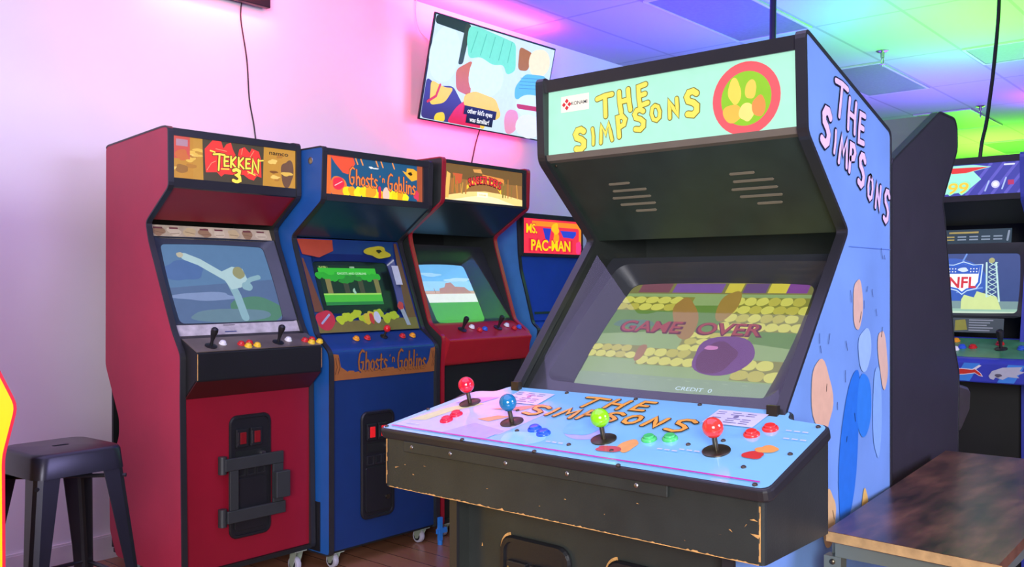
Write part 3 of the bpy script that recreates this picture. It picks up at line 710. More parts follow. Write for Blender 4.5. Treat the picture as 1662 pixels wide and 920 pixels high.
a.rect(.14, i, -.083, .083, q((210, 152, 56), .65), 1); a.blob(.25, -.02, .035, .055, q((130, 92, 66), .5), 2, .2, 18, 6); a.blob(.18, -.02, .02, .006, q((150, 96, 40), .5), 3, .2)
for k in range(14):
    r = random.Random(k+50); x = r.choice((-1, 1))*r.uniform(.17, .26); z = r.uniform(-.07, .06)
    a.blob(x, z, r.uniform(.012, .03), r.uniform(.004, .012), q(((236, 190, 84), (186, 126, 48), (246, 206, 110))[k % 3], .7), 2 if x > 0 else 1, .3, 18, k)
a.text('namco', .205, .063, .018, q((60, 44, 24), .4), 4, .015, 1.5)
a.build('marquee_print', mq)
bm = N(); slab(bm, (d(3.40), 1.632), (d(3.575), 1.512), -i, i, -.014); obj('hood_board', bm, P('red_hood', (128, 22, 34), .4), R2)
# top card strip, monitor, lower card
te = V(0, -.19, -.385).normalized()*-1; tn = V(0, te.z, -te.y)   # up the screen; tn points in
t0 = V(0, d(3.365), 1.045)
def mt(x, s, off): return t0+V(x, 0, 0)+te*s+tn*off
CARD = P('pale_card', (186, 170, 140), .5, var=.2, scale=18); CARD2 = P('printed_stone_card', (176, 168, 172), .5, var=.25, scale=26)
bm = N(); solid(bm, [mt(-i, .445, .012), mt(i, .445, .012), mt(i, .505, .012), mt(-i, .505, .012)], [mt(-i, .445, .018), mt(i, .445, .018), mt(i, .505, .018), mt(-i, .505, .018)]); cd = obj('instruction_card', bm, CARD, R2)
a = Art(mt(0, .475, .0115), (1, 0, 0), te)
for k in range(8):
    x = -.25+k*.07; r = random.Random(k); a.blob(x, .0, .028, .022, K(((150, 120, 90), (206, 192, 160), (196, 176, 130))[k % 3]), 1, .2, 14, k); 
    if k not in (2, 5): a.rect(x-.02, x+.02, .012, .02, K((110, 60, 64)), 2)
    a.stroke([(x-.02, -.006+r.uniform(-.008, .008)), (x+.02, -.008)], .002, K((110, 84, 60)), 2)
a.build('card_print', cd)
bm = N(); solid(bm, [mt(-i, -.005, .004), mt(i, -.005, .004), mt(i, .05, .004), mt(-i, .05, .004)], [mt(-i, -.005, .01), mt(i, -.005, .01), mt(i, .05, .01), mt(-i, .05, .01)]); cd = obj('stone_card', bm, CARD2, R2)
a = Art(mt(0, .02, .0035), (1, 0, 0), te); a.rect(-.075, -.02, .018, .021, K((70, 60, 70)), 1); a.rect(-.075, -.02, -.012, -.008, K((60, 70, 120)), 1); a.build('card_print', cd)
def fight_art(a, w, h):
    hw, hh = w/2+.01, h/2+.015; f = lambda c: L(c, .62)
    a.rect(-hw, hw, -hh, hh, f((92, 128, 166)), 0); a.poly([(-hw, -.02), (hw, .02), (hw, -hh), (-hw, -hh)], f((88, 112, 150)), 1)
    a.blob(.13, -.13, .12, .07, f((84, 132, 110)), 2, .1, 20, 1); a.blob(-.17, .06, .09, .05, f((80, 112, 164)), 2, .2, 20, 2); a.blob(-.1, -.06, .14, .02, f((130, 150, 190)), 2, .2, 20, 3)
    a.blob(.0, -.15, .2, .03, f((104, 134, 150)), 2, .1, 20, 4)
    WH, WS, SK, HR = f((176, 206, 210)), f((140, 178, 190)), f((190, 184, 160)), f((150, 150, 110))
    a.stroke([(-.15, .125), (-.09, .10), (-.03, .06), (.03, .02)], .034, WH, 4); a.stroke([(.03, .02), (.05, -.06), (.06, -.16)], .038, WS, 4)
    a.poly([(-.01, .05), (.06, .08), (.11, .07), (.12, .02), (.08, -.02), (.03, -.03)], WH, 5); a.blob(-.17, .132, .016, .012, SK, 5, .1, 14, 6)
    a.blob(.085, .05, .028, .03, HR, 6, .1, 16, 7); a.stroke([(.1, .0), (.14, .02), (.18, .03)], .022, WS, 4); a.blob(.11, -.015, .025, .022, WS, 6, .1, 14, 9)
bezel_and_tube(R2, mt, (-i, i, .05, .445), (-.245, .245, .065, .425), P('screen_surround', (52, 56, 72), .5), fight_art, .03, .02, .03, .012)
# control box
cpz = [(d(3.30), .80), (d(3.215), .875), (d(3.213), .983), (d(3.33), 1.033), (d(3.38), 1.045), (d(3.38), .80)]
bm = N(); prism_x(bm, cpz, -i, i); cb = obj('control_box', bm, [P('black_vinyl', (18, 18, 22), .5, bump=.3)], R2, bevel=.004)
ctn = V(0, -.05, .117).normalized(); cte = V(0, .117, .05).normalized(); cto = V(0, d(3.213), .9845)
cpt = lambda x, s, h=0: cto+V(x, 0, 0)+cte*s+ctn*h
bm = N(); solid(bm, [cpt(-i, .004, .0), cpt(i, .004, .0), cpt(i, .12, .0), cpt(-i, .12, .0)], [cpt(-i, .004, .003), cpt(i, .004, .003), cpt(i, .12, .003), cpt(-i, .12, .003)])
obj('panel_top', bm, P('worn_grey_overlay', (104, 92, 86), .35, var=.35, scale=7), R2)
a = Art((0, d(3.2124), 0), (1, 0, 0), (0, 0, 1)); a.rect(-i, -i+.003, .88, .98, TAN, 1); a.rect(i-.002, i, .89, .975, TAN, 1); a.build('worn_edge', cb)
bm = N(); slab(bm, (d(3.298), .80), (d(3.218), .872), -i, i, .008); obj('kneeboard', bm, P('dark_red_board', (70, 14, 16), .5), R2)
for x in (-.21, .1): bat_stick(R2, cpt(x, .045, .003), ctn)
WB, RB, YB, OB = P('white_button', (222, 218, 220), .3), P('red_button', (190, 34, 36), .3), P('yellow_button', (226, 184, 40), .3), P('orange_button', (222, 146, 30), .3)
BB = P('blue_button', (40, 84, 190), .3)
for x0 in (-.15, .16):
    dome_button(R2, cpt(x0, .06, .003), ctn, WB, label='white push button')
    for k, (dx, ds, m, n_) in enumerate(((.075, .046, RB, 'red'), (.115, .05, RB, 'red'), (.095, .024, YB, 'yellow'), (.138, .026, YB, 'yellow'))): dome_button(R2, cpt(x0+dx-.0, ds, .003), ctn, m, label=n_+' push button')
bm = N(); slab(bm, (d(3.302), .12), (d(3.302), .80), -i, i, .015); obj('front_board', bm, REDF, R2)
CD = coin_door(R2, -.005, .215, .715, .195, d(3.302), DIMRED)
# lock-bar cage over the coin door
CAGE = P('grey_black_cage', (44, 46, 48), .45)
yb = d(3.302)-.024
cg = N(); box(cg, -.14, .135, yb-.016, yb, .50, .55); box(cg, -.13, .145, yb-.016, yb, .29, .34); box(cg, -.118, -.078, yb-.014, yb, .34, .50); box(cg, .085, .135, yb-.014, yb, .34, .50)
lk = obj('lock_bar', cg, CAGE, R2, bevel=.003)
for z in (.525, .315):
    c = N(); cyl(c, (-.142, yb+.004, z-.035), (-.142, yb+.004, z+.035), .017, n=14); obj('hinge', c, CAGE, lk, smooth=True)
c = N(); box(c, .083, .152, yb-.04, yb-.012, .36, .47); obj('padlock_cover', c, CAGE, lk, bevel=.004)

# ---- the blue machine
y0 = 3.2
G_prof = [(3.195, .075), (3.195, .92), (3.205, .955), (3.30, 1.03), (3.45, 1.405), (3.468, 1.462), (3.25, 1.61), (3.24, 1.846), (3.86, 1.84), (3.86, .075)]
BLU = P('blue_laminate', (30, 88, 160), .4, var=.05, bump=.1); BLUF = P('blue_front', (18, 46, 98), .4, var=.05, bump=.12)
R3, i = upright('blue arcade machine with orange twig lettering on its lit header and control panel', 2.82, y0, .66, G_prof, (BLU, BLACKWOOD), TRIM, True)
bm = N(); prism_x(bm, [(d(3.26), 1.842), (d(3.85), 1.836), (d(3.85), 1.82), (d(3.26), 1.825)], -i, i); obj('top_board', bm, BLACKWOOD, R3)
bm = N(); lathe(bm, (-.33, d(3.33), 1.79), (-1, 0, 0), [(.016, 0), (.015, .002), (.008, .004), (0, .0045)]); obj('bolt', bm, STEEL, R3, smooth=True)
bm = N(); box(bm, -.3345, -.33, d(3.26), d(3.85), .085, .3); obj('kick_plate', bm, BLACK, R3)
for z0, z1 in ((1.813, 1.842), (1.612, 1.642)):
    bm = N(); box(bm, -i, i, d(3.243), d(3.29), z0, z1); obj('header_retainer', bm, TRIM, R3)
bm = N(); box(bm, i-.035, i, d(3.245), d(3.285), 1.642, 1.813); obj('header_retainer', bm, TRIM, R3)
bm = N(); box(bm, -i, i-.035, d(3.258), d(3.29), 1.642, 1.813); mq = obj('marquee', bm, L((40, 96, 140), .6), R3)
def twig_title(a, x0, x1, zc, h, fill, line, w, lw, l, drop=.0):
    s = "Ghosts'nGoblins"; n = len(s); wdt = {'G': .9, 'h': .62, 'o': .6, 's': .55, 't': .5, 'b': .62, 'l': .34, 'i': .34, 'n': .6, "'": .3}
    tot = sum(wdt[c] for c in s)+.3; k = (x1-x0)/tot; x = x0
    for j, c in enumerate(s):
        if j == 6: x += .15*k
        if j == 8: x += .15*k
        big = c == 'G'; hh = h*(1.25 if big else 1); wc = wdt[c]*k
        if not (j in (6, 7)): a.glyph(c, x+wc/2, zc-drop*j/n+(h*.1 if big else 0), hh, k*.95, w, fill, line, lw, l)
        else: a.glyph(c, x+wc/2, zc+h*.1, hh*.45, k*.6, w*.6, fill, line, lw*.5, l)
        x += wc
a = Art((-.0175, d(3.2574), 1.7275), (1, 0, 0), (0, 0, 1)); W2 = i-.0175
OR, OD = q((240, 128, 64), .8), q((120, 46, 34), .45)
a.rect(-W2, -W2+.035, -.085, .085, q((236, 112, 48), .75), 1)
a.poly([(-W2+.03, .085), (-W2+.16, .085), (-W2+.17, .06), (-W2+.13, .01), (-W2+.1, .015), (-W2+.06, .05)], q((236, 84, 56), .8), 2)
a.blob(-W2+.075, -.05, .05, .045, q((236, 120, 60), .75), 2, .1, 18, 4); a.blob(-W2+.075, -.035, .033, .028, q((232, 46, 72), .85), 3, .1, 18, 5); a.stroke([(-W2+.055, -.045), (-W2+.095, -.025)], .004, q((250, 190, 190), .9), 4)
r = random.Random(5)
for k in range(12): a.blob(-.17+k*.032, -.072+r.uniform(-.006, .01), .022, .026, q(((250, 220, 30), (248, 170, 30), (252, 236, 40))[k % 3], .9), 2, .2, 12, k)
a.blob(.06, -.065, .02, .035, q((246, 200, 180), .8), 4, .06, 16, 7); a.blob(-.03, -.055, .03, .028, q((248, 160, 40), .85), 3, .15, 14, 9); a.blob(.022, -.06, .01, .03, q((226, 40, 70), .8), 3, .2, 12, 10)
a.poly([(W2-.13, .055), (W2-.105, .05), (W2-.1, .07), (W2-.06, .07), (W2-.035, .06), (W2-.035, .02), (W2-.07, .01), (W2-.1, .03)], q((236, 176, 50), .8), 2); a.blob(W2-.08, .045, .013, .008, q((70, 40, 20), .3), 3, .2, 10, 3)
a.rect(W2-.035, W2, -.085, .085, q((190, 92, 56), .6), 1); a.blob(W2-.04, -.055, .018, .022, q((222, 60, 90), .8), 3, .2, 12, 12)
for x in (-.12, -.09, .0, .03, .1): a.stroke([(x, .085), (x+.012, .06)], .007, q((240, 150, 80), .8), 2)
a.blob(-.03, .052, .012, .005, q((235, 235, 235), .8), 3, .2, 10, 1); a.blob(-.003, .05, .018, .003, q((235, 235, 235), .8), 3, .2, 10, 2)
twig_title(a, -.165, .245, -.002, .062, OR, OD, .0075, .0018, 5, .02)
a.build('marquee_print', mq)
bm = N(); slab(bm, (d(3.25), 1.612), (d(3.475), 1.462), -i, i, -.014); obj('hood_board', bm, P('deep_teal_hood', (18, 52, 72), .3), R3)
ge = (V(0, 3.475, 1.455)-V(0, 3.305, 1.03)).normalized(); gn = V(0, ge.z, -ge.y); g0 = V(0, d(3.305), 1.03)
mg = lambda x, s, off: g0+V(x, 0, 0)+ge*s+gn*off
def forest_art(a, w, h):
    f = lambda c: L(c, .7); a.rect(-w/2-.01, w/2+.01, -h/2-.015, h/2+.015, P('dark_tube', (22, 34, 30), .25), -1)
    o0 = a.o.copy(); a.o = a.at((-.03, .012), 0); hw, hh = .172, .1
    a.rect(-hw, hw, -hh, hh, f((24, 44, 30)), 0); a.rect(-hw, hw, hh*.5, hh*.86, f((56, 180, 52)), 1); r = random.Random(2)
    for k in range(14): a.blob(-hw+k*2*hw/13, hh*.42+r.uniform(-.008, .008), .022, .018, f((44, 160, 46)), 1, .2, 12, k)
    for k in range(9): a.blob(.0+r.uniform(-.05, .06), hh*.3+r.uniform(-.01, .01), .02, .012, f((40, 130, 44)), 2, .2, 12, k+20)
    a.rect(-hw, hw, -hh*.84, -hh*.42, f((72, 176, 56)), 1); a.rect(-hw, hw, -hh*.5, -hh*.42, f((150, 206, 90)), 2); a.rect(-hw, hw, -hh, -hh*.84, f((40, 120, 60)), 1)
    for x, c in ((-.13, (126, 116, 70)), (.16, (116, 110, 66)), (-.03, (60, 62, 46)), (.06, (64, 64, 46))): a.rect(x-.015, x+.015, -hh*.45, hh*.3, f(c), 1)
    a.blob(.01, -hh*.32, .008, .015, f((150, 190, 170)), 3, .3, 10, 3)
    a.text('GHOSTS AND GOBLINS', .02, hh*.58, .011, f((190, 230, 190)), 3, .01, 1.1)
    a.text('PLAYER 1', -.14, hh*.9, .009, f((190, 220, 120)), 3, .01); a.text('10000', .03, hh*.9, .009, f((190, 220, 190)), 3, .01); a.o = o0
bezel_and_tube(R3, mg, (-i, i, 0, .46), (-.215, .235, .105, .36), P('night_blue_surround', (22, 44, 104), .3), forest_art, .035, .018, .04, .006)
a = Art(mg(0, 0, -.0012), (1, 0, 0), ge)
BRN, YGR = K((104, 62, 44)), K((170, 190, 40))
a.poly([(-i+.01, .455), (-.1, .455), (-.11, .40), (-.2, .365), (-i+.02, .38)], K((168, 66, 44)), 1); a.blob(.16, .40, .075, .032, K((186, 172, 40)), 1, .25, 18, 3); a.blob(.17, .405, .015, .01, K((40, 40, 20)), 2, .3, 10)
a.poly([(i-.03, .45), (i-.012, .45), (i-.012, .05), (i-.07, .06), (i-.05, .3)], BRN, 1); a.poly([(-i+.01, .36), (-i+.02, .36), (-i+.06, .1), (-i+.01, .1)], BRN, 1)
a.rect(i-.085, i-.042, .23, .33, K((196, 196, 212)), 3)
a.poly([(-i+.01, .0), (i-.01, .0), (i-.01, .06), (-i+.01, .05)], K((112, 98, 52)), 1); a.blob(-.25, .06, .055, .045, K((176, 40, 60)), 2, .12, 18, 6); a.stroke([(-.275, .045), (-.225, .085)], .01, K((150, 156, 180)), 3)
for k in range(8): a.blob(-.16+k*.045, .06+.012*(k % 3), .03, .022, YGR if k != 4 else K((200, 180, 50)), 2, .3, 12, k)
a.blob(.05, .065, .02, .03, K((190, 196, 206)), 4, .06, 16, 7); a.blob(-.01, .06, .022, .028, K((196, 176, 50)), 3, .1, 14, 8); a.blob(.015, .06, .012, .03, K((186, 46, 54)), 4, .2, 12, 9)
a.poly([(.2, .13), (.225, .14), (.25, .02), (.225, .02)], K((150, 160, 170)), 3); a.blob(.215, .12, .018, .022, K((186, 40, 60)), 4, .2, 12, 2)
a.build('surround_art', R3)
cpz = [(d(3.212), .825), (d(3.205), .955), (d(3.235), .98), (d(3.31), 1.025), (d(3.33), 1.025), (d(3.33), .825)]
PBLU = P('panel_blue', (26, 58, 118), .35, var=.08)
bm = N(); prism_x(bm, round_poly(cpz, .014, 3), -i, i); cpb = obj('control_panel', bm, PBLU, R3)
a = Art((0, d(3.2079), .885), (1, 0, 0), (0, -.0054, .1)); TW = K((150, 92, 50)); TD = K((84, 50, 34))
a.rect(-i, i, -.058, -.035, TW, 1)
for k in range(16): a.blob(-i+.02+k*.04, -.034, .024, .008+.008*((k*7) % 3)/2, TW, 1, .3, 12, k)
a.poly([(-i, -.05), (-i, .06), (-i+.035, .055), (-i+.05, .0), (-i+.1, -.03)], TW, 1); a.poly([(i, -.05), (i, .06), (i-.03, .055), (i-.04, .0), (i-.06, -.03)], TW, 1)
for x in (-.29, -.275, .29, .3): a.stroke([(x, .04), (x+.01, 0), (x, -.03)], .003, TD, 2)
twig_title(a, -.17, .25, .014, .074, TW, TD, .008, .0014, 3, .016)
a.build('panel_artwork', cpb)
gcn = V(0, -.045, .075).normalized(); gp = lambda x, y: V(x, d(y), .98+(y-3.235)*.6+.003)
ball_stick(R3, gp(.04, 3.268), gcn, P('red_small_ball', (206, 30, 36), .15), .017, .045, wr=.018)
for x, m, n_ in ((-.13, OB, 'orange'), (-.065, RB, 'red'), (.15, RB, 'red'), (.215, OB, 'orange')): dome_button(R3, gp(x, 3.262), gcn, m, .0165, n_+' push button')
bm = N(); box(bm, -i, i, d(3.215), d(3.23), .085, .83); obj('front_board', bm, BLUF, R3)
coin_door(R3, -.048, .19, .675, .195, d(3.215), REDLAMP)

# ---- the black machine with the red control panel
y0 = 3.2
U_prof = [(3.205, .07), (3.205, .83), (3.192, .99), (3.29, 1.055), (3.425, 1.45), (3.437, 1.505), (3.2, 1.65), (3.192, 1.865), (3.86, 1.86), (3.86, .07)]
RTRIM = P('red_trim', (150, 24, 40), .35)
R4, i = upright('black arcade machine edged in red, with a red control panel and desert screen', 3.50, y0, .66, U_prof, (BLACKWOOD, P('light_blue_laminate', (70, 130, 186), .4)), RTRIM, True)
bm = N(); prism_x(bm, [(d(3.21), 1.86), (d(3.85), 1.856), (d(3.85), 1.84), (d(3.21), 1.845)], -i, i); obj('top_board', bm, BLACKWOOD, R4)
for z0, z1 in ((1.84, 1.858), (1.65, 1.662)):
    bm = N(); box(bm, -i, i, d(3.197), d(3.24), z0, z1); obj('header_retainer', bm, TRIM, R4)
bm = N(); box(bm, i-.03, i, d(3.198), d(3.24), 1.662, 1.84); obj('header_retainer', bm, TRIM, R4)
bm = N(); box(bm, -i, i-.03, d(3.206), d(3.24), 1.662, 1.84); mq = obj('marquee', bm, L((176, 124, 70), .6), R4)
a = Art((-.015, d(3.2054), 1.751), (1, 0, 0), (0, 0, 1)); W2 = i-.015
a.rect(-W2, W2, .02, .088, q((140, 104, 60), .55), 1)
a.poly([(-W2, -.088), (W2, -.088), (W2, -.055), (.12, -.035), (.0, -.03), (-.12, -.04), (-W2, -.07)], q((255, 222, 140), 1.0), 2)
a.poly([(-W2+.05, -.088), (W2-.06, -.088), (.1, -.06), (0, -.05), (-.1, -.062)], q((255, 240, 190), 1.0), 3)
a.poly([(-W2+.005, -.08), (-W2+.03, -.08), (-W2+.045, .04), (-W2+.02, .05)], q((246, 190, 96), .8), 3); a.poly([(-W2+.06, .045), (-W2+.13, .045), (-W2+.12, .0), (-W2+.08, -.01)], q((222, 100, 60), .7), 3)
r = random.Random(8)
for k in range(16):
    x = r.choice((-1, 1))*r.uniform(.12, .27); a.stroke([(x, -.05), (x+r.uniform(-.01, .01), r.uniform(-.02, .05))], r.uniform(.004, .012), q(r.choice(((236, 170, 80), (206, 130, 60), (150, 130, 60))), .65), 3)
a.poly([(-.02, .055), (.14, .045), (.15, .02), (.1, .03), (-.02, .04)], q((244, 150, 70), .75), 3); a.poly([(-.09, .075), (-.03, .08), (-.02, .06), (-.08, .06)], q((240, 170, 90), .7), 3)
a.poly([(-.135, -.03), (-.1, -.005), (0, .012), (.09, -.005), (.125, -.04), (.125, -.015), (.09, .015), (0, .03), (-.1, .015), (-.135, -.01)], q((250, 206, 60), .9), 3)
w_ = 'SUNSETRIDERS'; n = len(w_)
for k, ch in enumerate(w_):
    t = (k-(n-1)/2)/(n/2); a.text(ch, t*.125, .027-.022*t*t, .038, q((232, 52, 62), .95), 5, .03, .7, rot=-t*.22); a.text(ch, t*.125, .026-.022*t*t, .042, q((96, 26, 34), .4), 4, .06, .74, rot=-t*.22)
a.rect(-.06, .02, -.062, -.037, q((255, 250, 220), 1.0), 4); a.text('KONAMI', -.02, -.05, .01, q((240, 190, 110), .8), 5, .01)
a.build('marquee_print', mq)
bm = N(); slab(bm, (d(3.2), 1.652), (d(3.445), 1.505), -i, i, -.014); obj('hood_board', bm, P('dark_hood', (30, 46, 50), .25), R4)
ue = (V(0, 3.435, 1.46)-V(0, 3.295, 1.05)).normalized(); un = V(0, ue.z, -ue.y); u0 = V(0, d(3.295), 1.05)
mu = lambda x, s, off: u0+V(x, 0, 0)+ue*s+un*(off+.012+.08*max(0, s)/.44)
def desert_art(a, w, h):
    hw, hh = w/2+.01, h/2+.015; f = lambda c: L(c, .8)
    a.rect(-hw, hw, -hh, hh, f((112, 182, 236)), 0); a.rect(-hw, hw, hh*.1, hh*.4, f((150, 204, 240)), 1)
    a.blob(-.1, hh*.62, .07, .012, f((160, 208, 242)), 2, .3, 14, 1); a.blob(.09, hh*.45, .09, .012, f((176, 214, 240)), 2, .3, 14, 2)
    a.rect(-hw, hw, -hh*.34, hh*.02, f((222, 226, 220)), 2); a.rect(-hw, hw, -hh*.02, hh*.08, f((196, 160, 140)), 3)
    a.poly([(-.08, .0), (-.07, hh*.16), (-.03, hh*.2), (-.01, hh*.34), (.03, hh*.36), (.05, hh*.22), (.12, hh*.2), (.16, 0)], f((176, 128, 116)), 3)
    a.stroke([(-.11, 0), (-.11, hh*.16)], .004, f((150, 130, 100)), 4)
    a.rect(-hw, hw, -hh, -hh*.3, f((74, 156, 62)), 3)
bezel_and_tube(R4, mu, (-i, i, -.03, .46), (-.225, .13, .015, .345), P('black_surround', (36, 38, 42), .35), desert_art, .02, .02, .04, .01)
bm = N(); q4 = ((-i, .015), (i, .015), (i-.0, .42), (-i, .42)); solid(bm, [mu(x, s, -.012) for x, s in q4], [mu(x, s, -.009) for x, s in q4]); obj('monitor_glass', bm, GLASS, R4)
REDP = P('red_panel', (158, 26, 38), .34, var=.05)
bm = N(); prism_x(bm, round_poly([(d(3.207), .845), (d(3.16), .972), (d(3.18), .985), (d(3.30), 1.05), (d(3.34), 1.05), (d(3.34), .845)], .018, 3), -i, i); obj('control_panel', bm, REDP, R4)
ucn = V(0, -.065, .12).normalized(); up = lambda x, y: V(x, d(y), .985+(y-3.18)*.54+.003)
for x in (-.15, .12):
    bat_stick(R4, up(x, 3.235), ucn, .07); dome_button(R4, up(x+.085, 3.25), ucn, WB, label='white push button'); dome_button(R4, up(x+.115, 3.222), ucn, RB, label='red push button'); dome_button(R4, up(x+.16, 3.228), ucn, BB, label='blue push button')
    bm = N(); p = up(x+.1, 3.225); box(bm, p.x-.04, p.x+.09, p.y-.02, p.y+.02, p.z-.004, p.z-.0015); 
    bm.free()
bm = N(); box(bm, -i, i, d(3.24), d(3.255), .085, .85); obj('front_board', bm, INNER, R4)
# bright blue levelling foot on the neighbour's corner
bm = N(); box(bm, -.014, .006, -.012, .004, .02, .13); box(bm, -.022, .04, -.008, .006, .052, .074); cyl(bm, (-.004, -.004, .0), (-.004, -.004, .022), .012)
o = obj('floor_jack', bm, P('blue_jack', (44, 120, 200), .4), None); o.location = (3.125, 3.165, 0); tag(o, 'small bright blue jack on the floor between the blue and the black machine', 'jack')

# ---- the small blue machine with the red lit header
y0 = 3.38
M_prof = [(3.38, 0), (3.37, .88), (3.35, .99), (3.395, 1.02), (3.447, 1.2), (3.485, 1.32), (3.50, 1.42), (3.512, 1.655), (3.54, 1.665), (4.02, 1.66), (4.02, 0)]
LBL = P('light_blue_side', (74, 140, 196), .4)
R5, i = upright('low blue arcade machine with a glowing red and yellow header, last along the wall', 4.41, y0, .63, M_prof, (LBL, LBL), TRIM, False)
bm = N(); prism_x(bm, [(d(3.49), 1.64), (d(3.49), 1.665), (d(4.0), 1.662), (d(4.0), 1.645)], -i, i); obj('top_board', bm, BLACKWOOD, R5)
bm = N(); box(bm, -i, i, d(3.485), d(3.56), 1.41, 1.43); box(bm, -i, i, d(3.485), d(3.56), 1.635, 1.66); box(bm, -i, -i+.012, d(3.485), d(3.56), 1.43, 1.635); box(bm, i-.012, i, d(3.485), d(3.56), 1.43, 1.635); obj('header_frame', bm, TRIM, R5)
bm = N(); box(bm, -i+.012, i-.012, d(3.492), d(3.56), 1.43, 1.635); mq = obj('marquee', bm, L((236, 50, 74), .85), R5)
a = Art((0, d(3.4914), 1.5325), (1, 0, 0), (0, 0, 1))
a.poly([(-.2, .09), (.27, .09), (.285, .06), (.285, -.04), (.26, -.04), (.26, .05), (.25, .06), (-.2, .06)], q((250, 140, 40), .9), 1)
a.poly([(-.1, .05), (-.02, .05), (-.04, -.03), (-.07, -.03)], q((44, 60, 190), .8), 2); a.poly([(.07, .04), (.23, .04), (.23, .02), (.2, -.005), (.15, .0), (.1, .0)], q((44, 70, 200), .8), 2)
YM, RM = q((252, 214, 20), .95), q((214, 30, 60), .8)
a.text('MS.', -.205, .045, .06, RM, 2, .06, .95); a.text('MS.', -.205, .045, .056, YM, 3, .02, .95)
a.text('PAC-MAN', -.02, -.052, .07, RM, 2, .06, 1.0); a.text('PAC-MAN', -.02, -.052, .064, YM, 3, .025, 1.0)
a.blob(.02, .05, .035, .035, q((250, 190, 30), .9), 3, .2, 16, 3); a.blob(.03, -.005, .03, .03, q((250, 160, 30), .85), 2, .2, 16, 4); a.blob(.255, -.06, .03, .04, q((240, 60, 130), .85), 3, .2, 14, 5)
a.build('marquee_print', mq)
DBL = P('deep_blue_board', (26, 66, 150), .35)
bm = N(); prism_x(bm, [(d(3.50), 1.41), (d(3.60), 1.41), (d(3.60), 1.37), (d(3.62), 1.36), (d(3.50), 1.02), (d(3.48), 1.03)], -i, i); obj('screen_surround', bm, DBL, R5)
a = Art((0, d(3.555)-.03, 1.2), (1, 0, 0), (0, .12, .34)); a.rect(-.19, .19, -.14, .1, L((10, 10, 26), .3), 1); a.stroke([(-.25, .15), (.25, .15)], .006, K((190, 40, 90)), 1); a.build('screen', R5)
bm = N(); prism_x(bm, [(d(3.385), .86), (d(3.36), .97), (d(3.50), 1.03), (d(3.52), .86)], -i, i); obj('control_panel', bm, DBL, R5)
pn = V(0, -.06, .14).normalized(); ball_stick(R5, V(0, d(3.43), 1.003), pn, P('red_small_ball', (206, 30, 36), .15), .016, .04)
bm = N(); box(bm, -i, i, d(3.39), d(3.405), .07, .87); obj('front_board', bm, DBL, R5); coin_door(R5, 0, .2, .62, .19, d(3.39), DIMRED)

# ------------------------------------------------------------------ charcoal cabinet back to back with the big one, faces away
R6 = thing('arcade_machine', 'plain charcoal grey arcade machine seen from its side behind the big blue-sided one', 'arcade machine', (3.31, 1.225, 0), PI/2)
X6 = 3.31
D_prof = [(X6-x, z) for x, z in [(2.676, 0), (2.676, 1.595), (3.12, 1.797), (3.285, 1.797), (3.312, 1.77), (3.317, 1.70), (3.15, 1.515), (3.175, 1.465), (3.28, 1.045), (3.335, .95), (3.325, .68), (3.31, 0)]]
CHAR = P('charcoal_laminate', (44, 41, 48), .45, var=.06, bump=.12)
side_panels(R6, .65, round_poly(D_prof, .02, 3), (CHAR, CHAR), TRIM)
i = .305
bm = N(); prism_x(bm, [(X6-2.68, 1.59), (X6-3.12, 1.79), (X6-3.12, 1.775), (X6-2.68, 1.575)], -i, i); obj('top_board', bm, P('green_lit_top', (92, 104, 92), .4), R6)  # green light falling on the top is put into this board colour
bm = N(); box(bm, -i, i, X6-2.70, X6-2.685, .02, 1.58); obj('back_board', bm, INNER, R6)
bm = N(); box(bm, -i, i, X6-3.30, X6-3.28, 1.60, 1.79); obj('marquee', bm, L((90, 90, 140), .5), R6)
bm = N(); slab(bm, (X6-3.27, 1.03), (X6-3.16, 1.47), -i, i, -.02); obj('screen', bm, L((40, 60, 90), .5), R6)
bm = N(); box(bm, -i, i, X6-3.29, X6-3.27, .02, .72); obj('front_board', bm, INNER, R6)
bm = N(); prism_x(bm, [(X6-3.28, .93), (X6-3.53, .885), (X6-3.56, .865), (X6-3.55, .80), (X6-3.44, .74), (X6-3.28, .72)], -i, i); obj('control_panel', bm, P('worn_dark_panel', (66, 60, 60), .3), R6, bevel=.012, seg=3)
cyl_b = N(); lathe(cyl_b, (0, 0, 0), (0, 0, 1), [(.02, 0), (.022, .02), (.024, .05), (.02, .06), (0, .062)])
for x in (-.2, .1): bat_stick(R6, (x, X6-3.43, .902), (0, .17, 1), .06)
cyl_b.free()

# ------------------------------------------------------------------ football machine, far side
R7 = thing('arcade_machine', 'wide football arcade machine with a shield on its screen, beyond the table', 'arcade machine', (4.25, 1.22, 0), -PI/2)
N_prof = [(.02, 0), (.02, .86), (-.02, .93), (.0, 1.04), (.10, 1.40), (.13, 1.50), (.0, 1.60), (-.01, 1.79), (.55, 1.79), (.55, 0)]
NBLU = P('violet_blue_laminate', (46, 58, 150), .38)
side_panels(R7, .66, round_poly(N_prof, .02, 3), (NBLU, NBLU), P('blue_edge', (56, 66, 160), .35))
i = .31
bm = N(); box(bm, -i, i, .0, .54, 1.765, 1.785); obj('top_board', bm, BLACKWOOD, R7)
bm = N(); box(bm, -i, i, .52, .535, .02, 1.76); obj('back_board', bm, INNER, R7)
for z0, z1 in ((1.757, 1.785), (1.60, 1.625)):
    bm = N(); box(bm, -i, i, -.006, .04, z0, z1); obj('header_retainer', bm, TRIM, R7)
bm = N(); box(bm, -i, i, .004, .04, 1.625, 1.757); mq = obj('marquee', bm, L((70, 72, 170), .75), R7)
a = Art((0, .0034, 1.691), (1, 0, 0), (0, 0, 1))
for k in range(5): a.stroke([(.1+k*.05, -.066), (.2+k*.05, .066)], .012, q((100, 96, 200), .75), 1, False)
